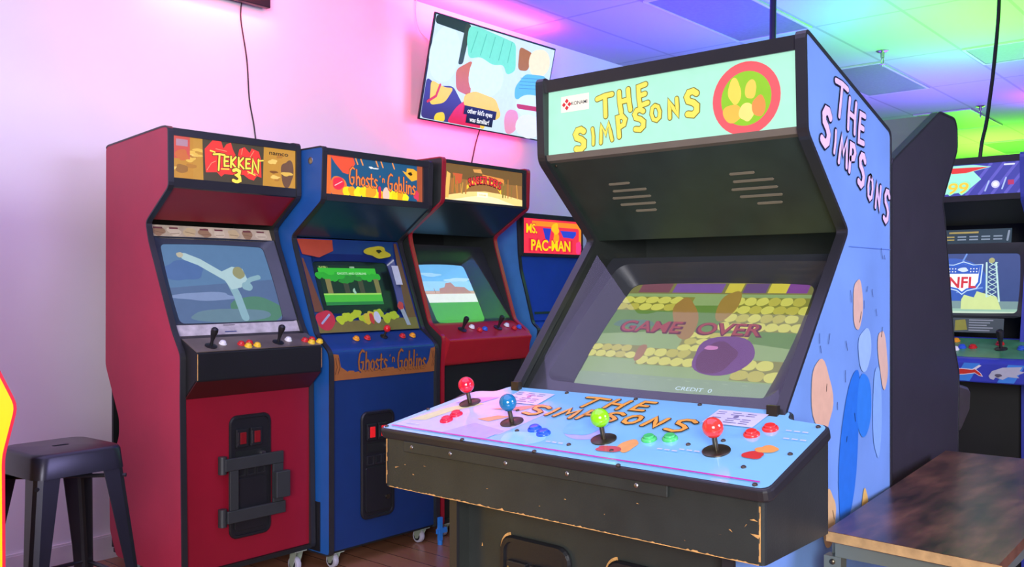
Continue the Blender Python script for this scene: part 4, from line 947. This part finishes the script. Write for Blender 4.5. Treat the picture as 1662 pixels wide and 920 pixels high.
a.poly([(-.3, -.066), (-.02, -.06), (.1, -.05), (.16, .0), (.13, .035), (.2, .05), (.13, .063), (-.3, .066)], q((160, 240, 220), .9), 2)
a.poly([(-.28, .03), (.1, .03), (.19, .05), (.1, .053), (-.28, .058)], q((228, 60, 60), .9), 3); a.poly([(-.28, -.06), (-.03, -.06), (.0, -.0), (-.2, .0)], q((230, 70, 60), .85), 3)
a.text('BLITZ', -.09, .0, .06, q((245, 250, 255), 1.0), 4, .08, 1.15, shear=.2); a.text('BLITZ', -.09, .0, .052, q((36, 90, 190), .8), 5, .01, 1.15, shear=.2)
a.text("99", .07, -.032, .05, q((150, 240, 200), .95), 6, .07, 1.35, shear=.15); a.text("99", .07, -.032, .046, q((250, 206, 70), 1.0), 7, .02, 1.35, shear=.15)
a.disc(.215, -.025, .016, q((206, 206, 240), .9), 3); a.disc(.215, -.025, .009, q((240, 240, 255), 1), 4); a.stroke([(.175, -.05), (.19, -.01)], .006, q((170, 190, 240), .9), 3); a.stroke([(.24, -.045), (.255, .0)], .006, q((170, 190, 240), .9), 3)
a.stroke([(.25, .055), (.285, .055)], .007, q((220, 224, 250), .9), 3); a.rect(.262, .285, -.03, -.01, q((190, 60, 110), .7), 3)
a.build('marquee_print', mq)
bm = N(); slab(bm, (.0, 1.602), (.12, 1.505), -i, i, -.015); obj('hood_board', bm, INNER, R7)
ne_ = (V(0, .125, 1.50)-V(0, .015, 1.03)).normalized(); nn_ = V(0, ne_.z, -ne_.y); n0 = V(0, .015, 1.03)
mn = lambda x, s, off: n0+V(x, 0, 0)+ne_*s+nn_*off
CARDG = P('dark_green_card', (30, 66, 62), .4)
bm = N(); q7 = ((-i, .405), (.25, .405), (.25, .47), (-i, .47)); solid(bm, [mn(x, s, .004) for x, s in q7], [mn(x, s, .01) for x, s in q7]); cd = obj('instruction_card', bm, CARDG, R7)
a = Art(mn(0, .4375, .0034), (1, 0, 0), ne_); YG, WG = K((190, 176, 70)), K((150, 176, 170))
for k in range(2):
    for j in range(6): a.rect(-.06+j*.048, -.025+j*.048, -.004-k*.013, .002-k*.013, YG if j < 2 else WG, 1)
a.rect(.0, .12, .014, .022, YG, 1); a.blob(-.13, .0, .02, .022, K((190, 50, 54)), 1, .1, 12); a.stroke([(.235, -.02), (.24, .02)], .008, WG, 1); a.build('card_print', cd)
def football_art(a, w, h):
    hw, hh = w/2+.01, h/2+.015; f = lambda c, s=.75: L(c, s)
    a.rect(-hw, hw, -hh, hh, f((54, 76, 130)), 0); a.blob(-.02, .0, .16, .12, f((50, 92, 180)), 1, .1, 20)
    for s_ in (((.03, 0), (.12, .06)), ((.03, -.04), (.13, -.02)), ((.02, .04), (.06, .13))): a.stroke(s_, .007, f((110, 150, 220)), 2)
    def shield(k, dx=0): return [(.05+.62*x*k, .03+.66*y*k) for x, y in ((-.115, .075), (-.06, .072), (0, .092), (.06, .072), (.115, .075), (.108, -.04), (.085, -.075), (.03, -.088), (0, -.112), (-.03, -.088), (-.085, -.075), (-.108, -.04))]
    a.poly(shield(1.12), f((200, 226, 250)), 3); a.poly(shield(1.05), f((40, 96, 200)), 4); a.poly([p for p in shield(.93)], f((236, 240, 246), .85), 5)
    a.poly([(.05+.62*x, .03+.66*y) for x, y in ((-.107, .07), (-.056, .067), (0, .085), (.056, .067), (.107, .07), (.102, .018), (-.102, .018))], f((44, 92, 190)), 6)
    for kx in range(3):
        for ky in range(2):
            for sg in (-1, 1): a.disc(.05+sg*(.031+kx*.012), .051+ky*.013, .003, f((236, 240, 250)), 7, n=8)
    a.blob(.05, .06, .02, .01, f((210, 226, 246)), 7, .15, 14, 3)
    a.text('NFL', .05, .004, .05, f((206, 48, 52), .85), 7, .025, .95)
    G2 = f((206, 224, 150)); a.rect(-hw, hw, -hh, -hh*.55, f((150, 190, 170)), 2); a.rect(-hw, hw, -hh*.78, -hh*.55, f((120, 150, 150)), 3); a.rect(-hw, hw, -hh, -hh*.86, f((190, 214, 190)), 4)
    a.poly([(.05, -hh*.5), (.06, -hh*.36), (.1, -hh*.44), (.11, -hh*.25), (.19, -hh*.42), (.21, -hh*.8), (.05, -hh*.8)], G2, 5)
    TWR = f((190, 226, 220)); o1 = a.o.copy(); a.o = a.at((.025, 0), 0); a.stroke([(.125, -.06), (.118, .09)], .007, TWR, 6); a.stroke([(.175, -.08), (.155, .09)], .007, TWR, 6)
    for k in range(7): z = -.06+k*.022; a.stroke([(.128, z), (.162, z+.02)], .003, TWR, 6, False); a.stroke([(.128, z+.02), (.162, z)], .003, TWR, 6, False)
    a.disc(.138, .1, .012, f((170, 170, 110)), 7); a.o = o1
bezel_and_tube(R7, mn, (-i, i, .085, .405), (-.26, .28, .105, .365), P('charcoal_surround', (58, 60, 66), .5), football_art, .03, .015, .03, .008)
bm = N(); q7 = ((-i, .012), (.24, .012), (.24, .075), (-i, .075)); solid(bm, [mn(x, s, .002) for x, s in q7], [mn(x, s, .008) for x, s in q7]); cd = obj('rules_card', bm, P('grey_green_card', (70, 84, 82), .45), R7)
a = Art(mn(0, .043, .0014), (1, 0, 0), ne_)
for k in range(5): a.rect(-.05, .02-.01*(k % 2), .02-k*.011, .025-k*.011, K((160, 176, 168)), 1); a.rect(.105, .2-.012*(k % 3), .02-k*.011, .025-k*.011, K((150, 160, 160)), 1)
a.poly([(.05, -.025), (.1, -.02), (.09, .025), (.05, .02)], K((150, 150, 60)), 1); a.rect(.03, .038, -.028, .03, K((190, 200, 200)), 1); a.build('card_print', cd)
GREENP = P('turf_green_panel', (70, 140, 96), .25, var=.2, scale=12)
pz = [(-.25, .855), (-.25, .935), (-.235, .948), (.03, 1.02), (.05, 1.02), (.05, .855)]
bm = N(); prism_x(bm, pz, -.53, .53); cp7 = obj('control_panel', bm, P('apron_blue', (52, 62, 168), .35), R7, bevel=.006)
ne2 = V(0, .265, .072).normalized(); nn2 = V(0, -.072, .265).normalized(); np_ = lambda x, s, h=0: V(x, -.235, .948)+ne2*s+nn2*h
a = Art(np_(0, 0, .0006), (1, 0, 0), ne2); a.rect(-.525, .525, .02, .26, GREENP, 0); a.build('panel_overlay', cp7)
a = Art((0, -.2506, .896), (1, 0, 0), (0, 0, 1))
for k in range(7): a.poly([(-.52+k*.16, -.036), (-.46+k*.16, -.036), (-.42+k*.16, .036), (-.48+k*.16, .036)], K((64, 130, 210)), 1)
a.build('apron_stripes', cp7); a = Art((0, -.2506, .896), (1, 0, 0), (0, 0, 1)); a.disc(.03, .0, .05, K((170, 130, 70)), 2, .027); a.disc(.03, .0, .046, K((186, 30, 44)), 3, .024); a.text('SF', .03, -.0, .022, K((226, 226, 232)), 4, .03)
CAT = K((196, 54, 44)); a.build('team_emblem', cp7); a = Art((0, -.2506, .896), (1, 0, 0), (0, 0, 1)); a.poly([(.10, -.026), (.115, -.03), (.125, -.015), (.16, -.012), (.2, -.004), (.215, -.014), (.23, -.016), (.222, -.003), (.205, .012), (.225, .028), (.215, .03), (.19, .012), (.15, .014), (.13, .012), (.115, .018), (.105, .004), (.112, -.004)], K((220, 214, 220)), 2)
a.poly([(.104, -.024), (.115, -.027), (.127, -.012), (.16, -.009), (.2, -.001), (.215, -.011), (.226, -.013), (.218, -.002), (.2, .012), (.19, .009), (.15, .011), (.13, .009), (.115, .014), (.109, .004), (.116, -.004)], CAT, 3)
a.build('team_emblem', cp7); a = Art((0, -.2506, .896), (1, 0, 0), (0, 0, 1)); a.poly([(.25, -.012), (.262, .008), (.3, .024), (.37, .03), (.36, .014), (.38, .01), (.35, -.004), (.36, -.014), (.32, -.012), (.3, -.024), (.275, -.016), (.268, -.026), (.255, -.022)], K((176, 178, 190)), 2); a.blob(.285, -.008, .012, .007, K((90, 84, 100)), 3, .2, 10)
a.build('team_emblem', cp7)
for x in (-.16, .0-.0, .235, .45): pass
for x in (-.2, .03, .262, .46): bat_stick(R7, np_(x, .13, .001), nn2, .08)
for x, s, m, n_ in ((.07, .21, OB, 'orange'), (.115, .13, BB, 'blue'), (.155, .135, RB, 'red'), (.095, .10, WB, 'white'), (.245, .19, RB, 'red'), (.335, .14, BB, 'blue'), (.365, .17, RB, 'red'), (.37, .12, WB, 'white')): dome_button(R7, np_(x, s, .001), nn2, m, .017, n_+' push button')
bm = N(); box(bm, -i, i, .06, .075, .02, .86); obj('front_board', bm, INNER, R7)

# ------------------------------------------------------------------ a maroon machine further away, only a sliver shows
R8 = thing('arcade_machine', 'maroon arcade machine far behind the football machine, only a sliver showing', 'arcade machine', (5.75, 1.0, 0), -PI/2)
MAR = P('maroon_laminate', (104, 44, 52), .45)
side_panels(R8, .64, round_poly([(.02, 0), (.02, .82), (-.06, .93), (.1, 1.02), (.22, 1.4), (.02, 1.55), (.02, 1.72), (.6, 1.72), (.6, 0)], .02, 3), (MAR, MAR), TRIM)
bm = N(); box(bm, -.3, .3, .04, .06, .02, .83); obj('front_board', bm, MAR, R8)
bm = N(); slab(bm, (-.04, .935), (.1, 1.015), -.3, .3, .02); obj('control_panel', bm, TRIM, R8)
bm = N(); slab(bm, (.12, 1.03), (.22, 1.4), -.3, .3, .02); obj('screen', bm, L((50, 60, 110), .5), R8)
bm = N(); box(bm, -.3, .3, .03, .06, 1.56, 1.71); obj('marquee', bm, L((190, 160, 90), .6), R8)
bm = N(); box(bm, -.3, .3, .57, .59, .02, 1.71); obj('back_board', bm, INNER, R8)
coin_door(R8, .08, .25, .68, .19, .04, DIMRED)

# ------------------------------------------------------------------ yellow machine at the picture's edge, faces along the wall
R9 = thing('arcade_machine', 'bright yellow arcade machine with thin red edging, only its front edge in view', 'arcade machine', (.89, 2.7, 0), PI/2)
YELL = P('yellow_laminate', (250, 204, 10), .35, var=.03, emis=0); REDE = P('thin_red_edge', (214, 30, 50), .35)
Y_prof = [(.0, 0), (.004, .83), (-.026, .95), (.02, 1.05), (.2, 1.4), (.04, 1.5), (.04, 1.72), (.6, 1.72), (.6, 0)]
side_panels(R9, .6, round_poly(Y_prof, .02, 3), (YELL, YELL), REDE)
i = .28
bm = N(); box(bm, -i, i, .03, .05, .02, .84); obj('front_board', bm, YELL, R9)
bm = N(); prism_x(bm, [(.02, .84), (-.005, .94), (.03, 1.04), (.06, 1.04), (.06, .84)], -i, i); obj('control_panel', bm, TRIM, R9)
bm = N(); slab(bm, (.05, 1.05), (.2, 1.39), -i, i, .02); obj('screen', bm, L((20, 30, 60), .4), R9)
bm = N(); box(bm, -i, i, .05, .07, 1.51, 1.71); obj('marquee', bm, L((240, 170, 60), .7), R9)
bm = N(); box(bm, -i, i, .57, .59, .02, 1.71); obj('back_board', bm, INNER, R9)
coin_door(R9, 0, .25, .68, .19, .03, DIMRED)

# ------------------------------------------------------------------ metal stool
ST = thing('bar_stool', 'black metal bar stool with a slot in its square seat', 'stool', (1.222, 2.872, 0), math.radians(3))
GUN = P('gunmetal_paint', (44, 42, 52), .32, .55, var=.06)
def loop_at(hw, r, z): return [V(x, y, z) for x, y in rrect(0, 0, 2*hw, 2*hw, r, 0, 5, 2)]
bm = N(); slot = [V(x, y, .76) for x, y in rrect(0, 0, .05, .022, .008, 0, 5, 2)]
rows = [loop_at(.134, .035, .688), loop_at(.139, .037, .689), loop_at(.134, .04, .748), loop_at(.129, .042, .757), loop_at(.122, .042, .76), [V(*p) for p in slot], [V(p.x, p.y, .74) for p in slot]]
vv = [[bm.verts.new(p) for p in r_] for r_ in rows]
for A, B in zip(vv, vv[1:]):
    for k in range(len(A)): bm.faces.new((A[k], A[(k+1) % len(A)], B[(k+1) % len(A)], B[k]))
obj('seat', bm, GUN, ST, smooth=True)
for sx in (-1, 1):
    for sy in (-1, 1):
        bm = N(); n = 9; ringz = []
        for z, c, wd in ((.70, .132, .075), (.69, .133, .068), (.4, .163, .046), (.0, .197, .028)):
            # folded sheet leg: an L section with a rounded corner
            pts = [(c-wd, c), (c-.02, c), (c-.006, c-.006), (c, c-.02), (c, c-wd), (c-.004, c-wd), (c-.006, c-.02), (c-.012, c-.012), (c-.02, c-.006), (c-wd, c-.004)]
            ringz.append([bm.verts.new((sx*x, sy*y, z)) for x, y in pts])
        for A, B in zip(ringz, ringz[1:]):
            for k in range(len(A)): bm.faces.new((A[k], A[(k+1) % len(A)], B[(k+1) % len(A)], B[k]))
        bm.faces.new(ringz[0]); bm.faces.new(ringz[-1])
        obj('leg', bm, GUN, ST)
c = .163
for p0, p1 in (((-c, -c), (c, -c)), ((c, -c), (c, c)), ((c, c), (-c, c)), ((-c, c), (-c, -c))):
    bm = N(); tube(bm, [(p0[0]*1.02, p0[1]*1.02, .34), (p1[0]*1.02, p1[1]*1.02, .34)], .007); obj('foot_rail', bm, GUN, ST, smooth=True)
bm = N(); tube(bm, [(-.135, -.135, .665), (.135, .135, .665)], .006); obj('seat_brace', bm, GUN, ST)
bm = N(); tube(bm, [(-.135, .135, .665), (.135, -.135, .665)], .006); obj('seat_brace', bm, GUN, ST)

# ------------------------------------------------------------------ rustic console table
TB = thing('console_table', 'rustic dark wood console table on a grey metal frame against the blue-sided machine', 'table', (1.9, .6, 0))
def table_mat():
    m = P('rustic_wood', (96, 62, 48), .28, var=.0)
    nt = m.node_tree; b = nt.nodes['Principled BSDF']; tc = nt.nodes['Texture Coordinate']
    mp = nt.nodes.new('ShaderNodeMapping'); mp.inputs['Scale'].default_value = (2.2, 9, 1); n1 = nt.nodes.new('ShaderNodeTexNoise'); n1.inputs['Scale'].default_value = 1.6; n1.inputs['Detail'].default_value = 7; n1.inputs['Roughness'].default_value = .62
    rp = nt.nodes.new('ShaderNodeValToRGB'); e = rp.color_ramp.elements; e[0].position = .34; e[0].color = (*lin((44, 30, 28)), 1); e[1].position = .7; e[1].color = (*lin((132, 88, 66)), 1)
    k = e.new(.52); k.color = (*lin((90, 58, 46)), 1)
    for a_, c_ in ((tc.outputs['Object'], mp.inputs[0]), (mp.outputs[0], n1.inputs['Vector']), (n1.outputs['Fac'], rp.inputs['Fac']), (rp.outputs['Color'], b.inputs['Base Color'])): nt.links.new(a_, c_)
    return m
q = [(-.015, .168), (-.038, -.165), (1.15, -.13), (1.13, .256)]
bm = N(); solid(bm, [V(x, y, .713) for x, y in q], [V(x, y, .735) for x, y in q]); tt = obj('table_top', bm, table_mat(), TB)
a = Art((q[0][0]-.0006, q[0][1], .713), (q[1][0]-q[0][0], q[1][1]-q[0][1], 0), (0, 0, 1)); a.rect(.001, .34, .001, .0212, P('tan_edge_band', (176, 140, 92), .6, var=.2, scale=40), 0); a.build('edge_band', tt)
FR = P('grey_green_frame', (118, 126, 116), .4, .5)
bm = N(); box(bm, -.01, .012, -.14, .15, .683, .713); obj('front_rail', bm, FR, TB)
for y0_, y1_ in ((.145, .165), (-.15, -.13)):
    bm = N(); box(bm, .012, 1.1, y0_, y1_, .683, .713); obj('side_rail', bm, FR, TB)
for x, y in ((.0, .155), (.0, -.14), (1.1, .16), (1.1, -.1)):
    bm = N(); box(bm, x-.012, x+.018, y-.018, y+.018, 0, .683); lg = obj('leg', bm, FR, TB)
screw(TB, (-.0125, .155, .672), (-1, 0, 0), .006, DARKSTEEL)

# ------------------------------------------------------------------ television on the wall, tilted down
TV = thing('television', 'wall-mounted flat television tilted down, subtitled cartoon on its screen, pink glow behind', 'television', (4.335, 4.0, 2.223))
tl = math.atan(.238); TV.rotation_euler = (tl, 0, 0)
tw, th = 1.135, .625
bm = N(); box(bm, -tw/2, tw/2, 0, .012, 0, th); box(bm, -.45, .45, .012, .055, .06, .48); obj('casing', bm, BLACK, TV, bevel=.004)
a = Art((0, -.0008, th/2), (1, 0, 0), (0, 0, 1), .0012); f = lambda c, s=.8: L(c, s); hw, hh = tw/2-.012, th/2-.012
WHT = f((214, 236, 250)); a.rect(-hw, hw, -hh-.004, hh, f((206, 226, 246)), 0); a.rnd = .035
# plain colour patches in the picture's palette
a.poly([(-hw, hh), (-.27, hh), (-.29, hh-.06), (-hw, hh-.05)], f((40, 36, 34), .6), 2); a.poly([(-.31, hh), (-.26, hh), (-.28, .06), (-.32, .05)], f((60, 52, 40), .6), 2)
a.blob(-.44, .09, .12, .17, WHT, 1, .05, 20, 2); a.poly([(-.33, .02), (-.2, .1), (-.17, -.12), (-.3, -.1)], f((206, 100, 64)), 1)
a.poly([(-hw, -.06), (-.46, -.1), (-.33, -.08), (-.2, -.2), (-.3, -hh), (-hw, -hh)], f((64, 56, 122)), 2); a.poly([(-.52, -.07), (-.4, -.1), (-.32, -.09), (-.38, -.19), (-.5, -.22)], f((246, 206, 40)), 3)
a.stroke([(-.44, -.09), (-.46, -.16), (-.52, -.2)], .016, f((220, 50, 40)), 4); a.poly([(-.45, -hh), (-.35, -hh), (-.37, -.24), (-.44, -.26)], f((240, 210, 50)), 3)
a.poly([(-.28, hh-.01), (-.2, hh), (.16, hh-.03), (.2, .1), (.12, .06), (.08, .12), (-.02, .1), (-.14, .13), (-.24, .1), (-.28, .2)], f((120, 222, 196)), 3)
for k in range(5): a.stroke([(-.2+k*.08, hh-.03), (-.23+k*.085, .14)], .006, f((84, 186, 166)), 4)
a.blob(-.06, .02, .16, .13, WHT, 2, .04, 22, 5); a.poly([(.2, .26), (.34, .24), (.32, .12), (.22, .11)], f((170, 96, 56)), 2)
a.poly([(-.23, -.12), (-.14, -.08), (.06, -.1), (.14, -.2), (.08, -.24), (-.1, -.2), (-.22, -.18)], f((246, 204, 56)), 4); a.poly([(-.28, -.2), (-.2, -.14), (-.06, -.2), (-.02, -hh), (-.34, -hh)], f((226, 40, 84)), 3); a.poly([(-.05, -.24), (.0, -.22), (.0, -hh), (-.04, -hh)], f((246, 200, 60)), 4)
a.blob(.42, .19, .11, .09, f((244, 228, 190)), 2, .05, 18, 6); a.poly([(.22, .0), (.3, .1), (.5, .12), (hw, .06), (hw, -.02), (.4, -.03), (.24, -.08)], f((96, 182, 226)), 2)
for k in range(4): a.stroke([(.26, .0+k*.022), (.5, .03+k*.022)], .004, f((70, 140, 196)), 3, False)
a.blob(.42, -.1, .16, .08, WHT, 3, .05, 20, 7); a.poly([(.26, -.1), (.5, -.09), (.52, -.12), (.28, -.13)], f((190, 40, 50)), 4); a.blob(.24, -.22, .07, .08, f((232, 150, 180)), 3, .08, 18, 8); a.blob(.42, -.23, .13, .08, f((226, 232, 244)), 4, .04, 20, 9)
a.rnd = 0
for t_, y_, x0, x1 in (("other kid's eyes", -.205, -.205, .075), ('was familiar!', -.255, -.175, .055)):
    a.rect(x0-.005, x1+.01, y_-.027, y_+.027, f((22, 22, 28), .5), 6); a.text(t_, (x0+x1)/2, y_, .03, f((250, 250, 250)), 7, .02, .88)
a.build('screen', TV)
PINKL = P('pink_led_strip', (255, 70, 120), .5, emis=3)
for nm, b_ in (('top', (-tw/2+.05, tw/2-.05, .032, .04, th-.04, th-.03)), ('bottom', (-tw/2+.05, tw/2-.05, .032, .04, .03, .04)), ('side', (-tw/2+.03, -tw/2+.04, .032, .04, .05, th-.05)), ('side', (tw/2-.04, tw/2-.03, .032, .04, .05, th-.05))):
    bm = N(); box(bm, *b_); obj('led_strip', bm, PINKL, TV)
bm = N(); box(bm, -.12, .12, .055, .085, .18, .34); tube(bm, [(-.0, .07, .26), (0, .15, .30)], .02); obj('wall_bracket', bm, BLACK, TV)
area('tv_glow_top', (4.33, 3.93, 2.84), (4.33, 4.10, 3.2), 1.0, .05, 17, (1, .06, .30))
area('tv_glow_bottom', (4.33, 4.05, 2.235), (4.33, 4.15, 2.05), 1.0, .03, 3.4, (1, .05, .22))
area('tv_glow_side', (3.80, 4.02, 2.52), (3.50, 4.15, 2.52), .03, .5, 3.4, (1, .06, .12))

# scoreboard clock
CK_ = thing('led_clock', 'black wall clock with red glowing digits at the top of the wall', 'clock', (2.50, 4.08, 2.675))
bm = N(); box(bm, -.3, .3, 0, .035, 0, .15); obj('casing', bm, BLACK, CK_, bevel=.005)
a = Art((0, -.0008, .07), (1, 0, 0), (0, 0, 1)); DG = L((240, 50, 50), .9)
def seg7(x, y, w, h, segs):
    t = .011; S = {'a': ((x, y+h), (x+w, y+h)), 'b': ((x+w, y+h), (x+w, y+h/2)), 'c': ((x+w, y+h/2), (x+w, y)), 'd': ((x, y), (x+w, y)), 'e': ((x, y), (x, y+h/2)), 'f': ((x, y+h/2), (x, y+h)), 'g': ((x, y+h/2), (x+w, y+h/2))}
    for s_ in segs: a.stroke(S[s_], t, DG, 1)
seg7(-.24, -.045, .045, .095, 'bc'); seg7(-.14, -.045, .045, .095, 'abgcd'); seg7(.06, -.045, .045, .095, 'abcdef'); seg7(.15, -.045, .045, .095, 'abcdfg'); a.disc(.0, .02, .007, DG); a.disc(.0, -.02, .007, DG)
a.build('digits', CK_)
bm = N(); box(bm, -.1, .1, .035, .068, .04, .12); obj('wall_bracket', bm, BLACK, CK_)
area('clock_glow_bottom', (2.5, 4.08, 2.66), (2.5, 4.15, 2.35), .7, .03, 1.6, (1, .12, .2))
area('pink_wall_fill', (2.5, 3.72, 2.93), (2.5, 4.15, 2.5), .7, .08, 10, (1, .14, .24))  # unseen pink fill added above and ahead of the clock to tint the wall

# ------------------------------------------------------------------ cords, pipe, sprinklers
CORD = P('black_cord', (24, 24, 28), .5)
def cord(label, pts, r, m=CORD, cat='cord'):
    bm = N(); fine = []
    P_ = [V(*p) for p in pts]; P_ = [P_[0]]+P_+[P_[-1]]
    for j in range(1, len(P_)-2):
        for k in range(6):
            t = k/6; p0, p1, p2, p3 = P_[j-1:j+3]
            fine.append(.5*((2*p1)+(-p0+p2)*t+(2*p0-5*p1+4*p2-p3)*t*t+(-p0+3*p1-3*p2+p3)*t**3))
    fine.append(P_[-2]); tube(bm, fine, r); o = obj('cord', bm, m, None, smooth=True); return tag(o, label, cat)
cord('thin black cord running from the red-digit clock down the wall to the red machine', [(2.66, 4.13, 2.69), (2.665, 4.145, 2.6), (2.70, 4.145, 2.4), (2.715, 4.145, 2.2), (2.745, 4.145, 2.05), (2.765, 4.145, 1.85), (2.77, 4.145, 1.5), (2.77, 4.145, .4)], .0035)
cord('thin black cord hanging from the television to the black red-edged machine', [(4.41, 4.08, 2.3), (4.42, 4.14, 2.18), (4.40, 4.145, 2.1), (4.375, 4.145, 2.0), (4.36, 4.145, 1.8), (4.36, 4.145, .5)], .004)
cord('thin white cord from the ceiling to the corner of the television', [(3.885, 4.14, CZ), (3.88, 4.14, 2.9), (3.90, 4.13, 2.8), (3.95, 4.08, 2.72)], .004, P('white_cord', (214, 206, 214), .5))
cord('long thick black cord hanging from the ceiling over the football machine', [(4.98, 1.16, CZ), (4.93, 1.15, 2.6), (4.86, 1.155, 2.3), (4.80, 1.16, 2.12), (4.74, 1.16, 2.0), (4.70, 1.17, 1.9), (4.68, 1.175, 1.79)], .009)
bm = N(); cyl(bm, (4.75, 2.24, 1.95), (4.78, 2.24, CZ), .018, n=14); cyl(bm, (4.78, 2.24, CZ-.012), (4.78, 2.24, CZ), .05, n=18); cyl(bm, (4.75, 2.24, 1.90), (4.75, 2.24, 1.95), .03, n=14)
tag(obj('ceiling_pole', bm, P('blue_black_pole', (34, 32, 70), .35), None, smooth=True), 'dark ceiling pole rising behind the header of the big four-player machine', 'pole')
def sprinkler(loc, label):
    t = thing('sprinkler', label, 'sprinkler', loc, 0, 'ceiling sprinklers')
    bm = N(); lathe(bm, (0, 0, 0), (0, 0, -1), [(.045, -.002), (.045, .004), (.03, .012), (.014, .014), (.014, .05), (0, .05)]); obj('escutcheon', bm, STEEL, t, smooth=True)
    bm = N()
    for s in (-1, 1): tube(bm, [(s*.012, 0, -.05), (s*.024, 0, -.07), (s*.016, 0, -.09), (0, 0, -.1)], .004)
    obj('yoke', bm, STEEL, t)
    bm = N(); lathe(bm, (0, 0, -.1), (0, 0, -1), [(.026, 0), (.026, .003), (.006, .006), (0, .02)]); obj('deflector', bm, STEEL, t)
sprinkler((7.0, 2.42, CZ), 'chrome sprinkler head hanging from the green-lit ceiling tiles')
sprinkler((9.8, 2.45, CZ), 'far chrome sprinkler head beside the long hanging cord')
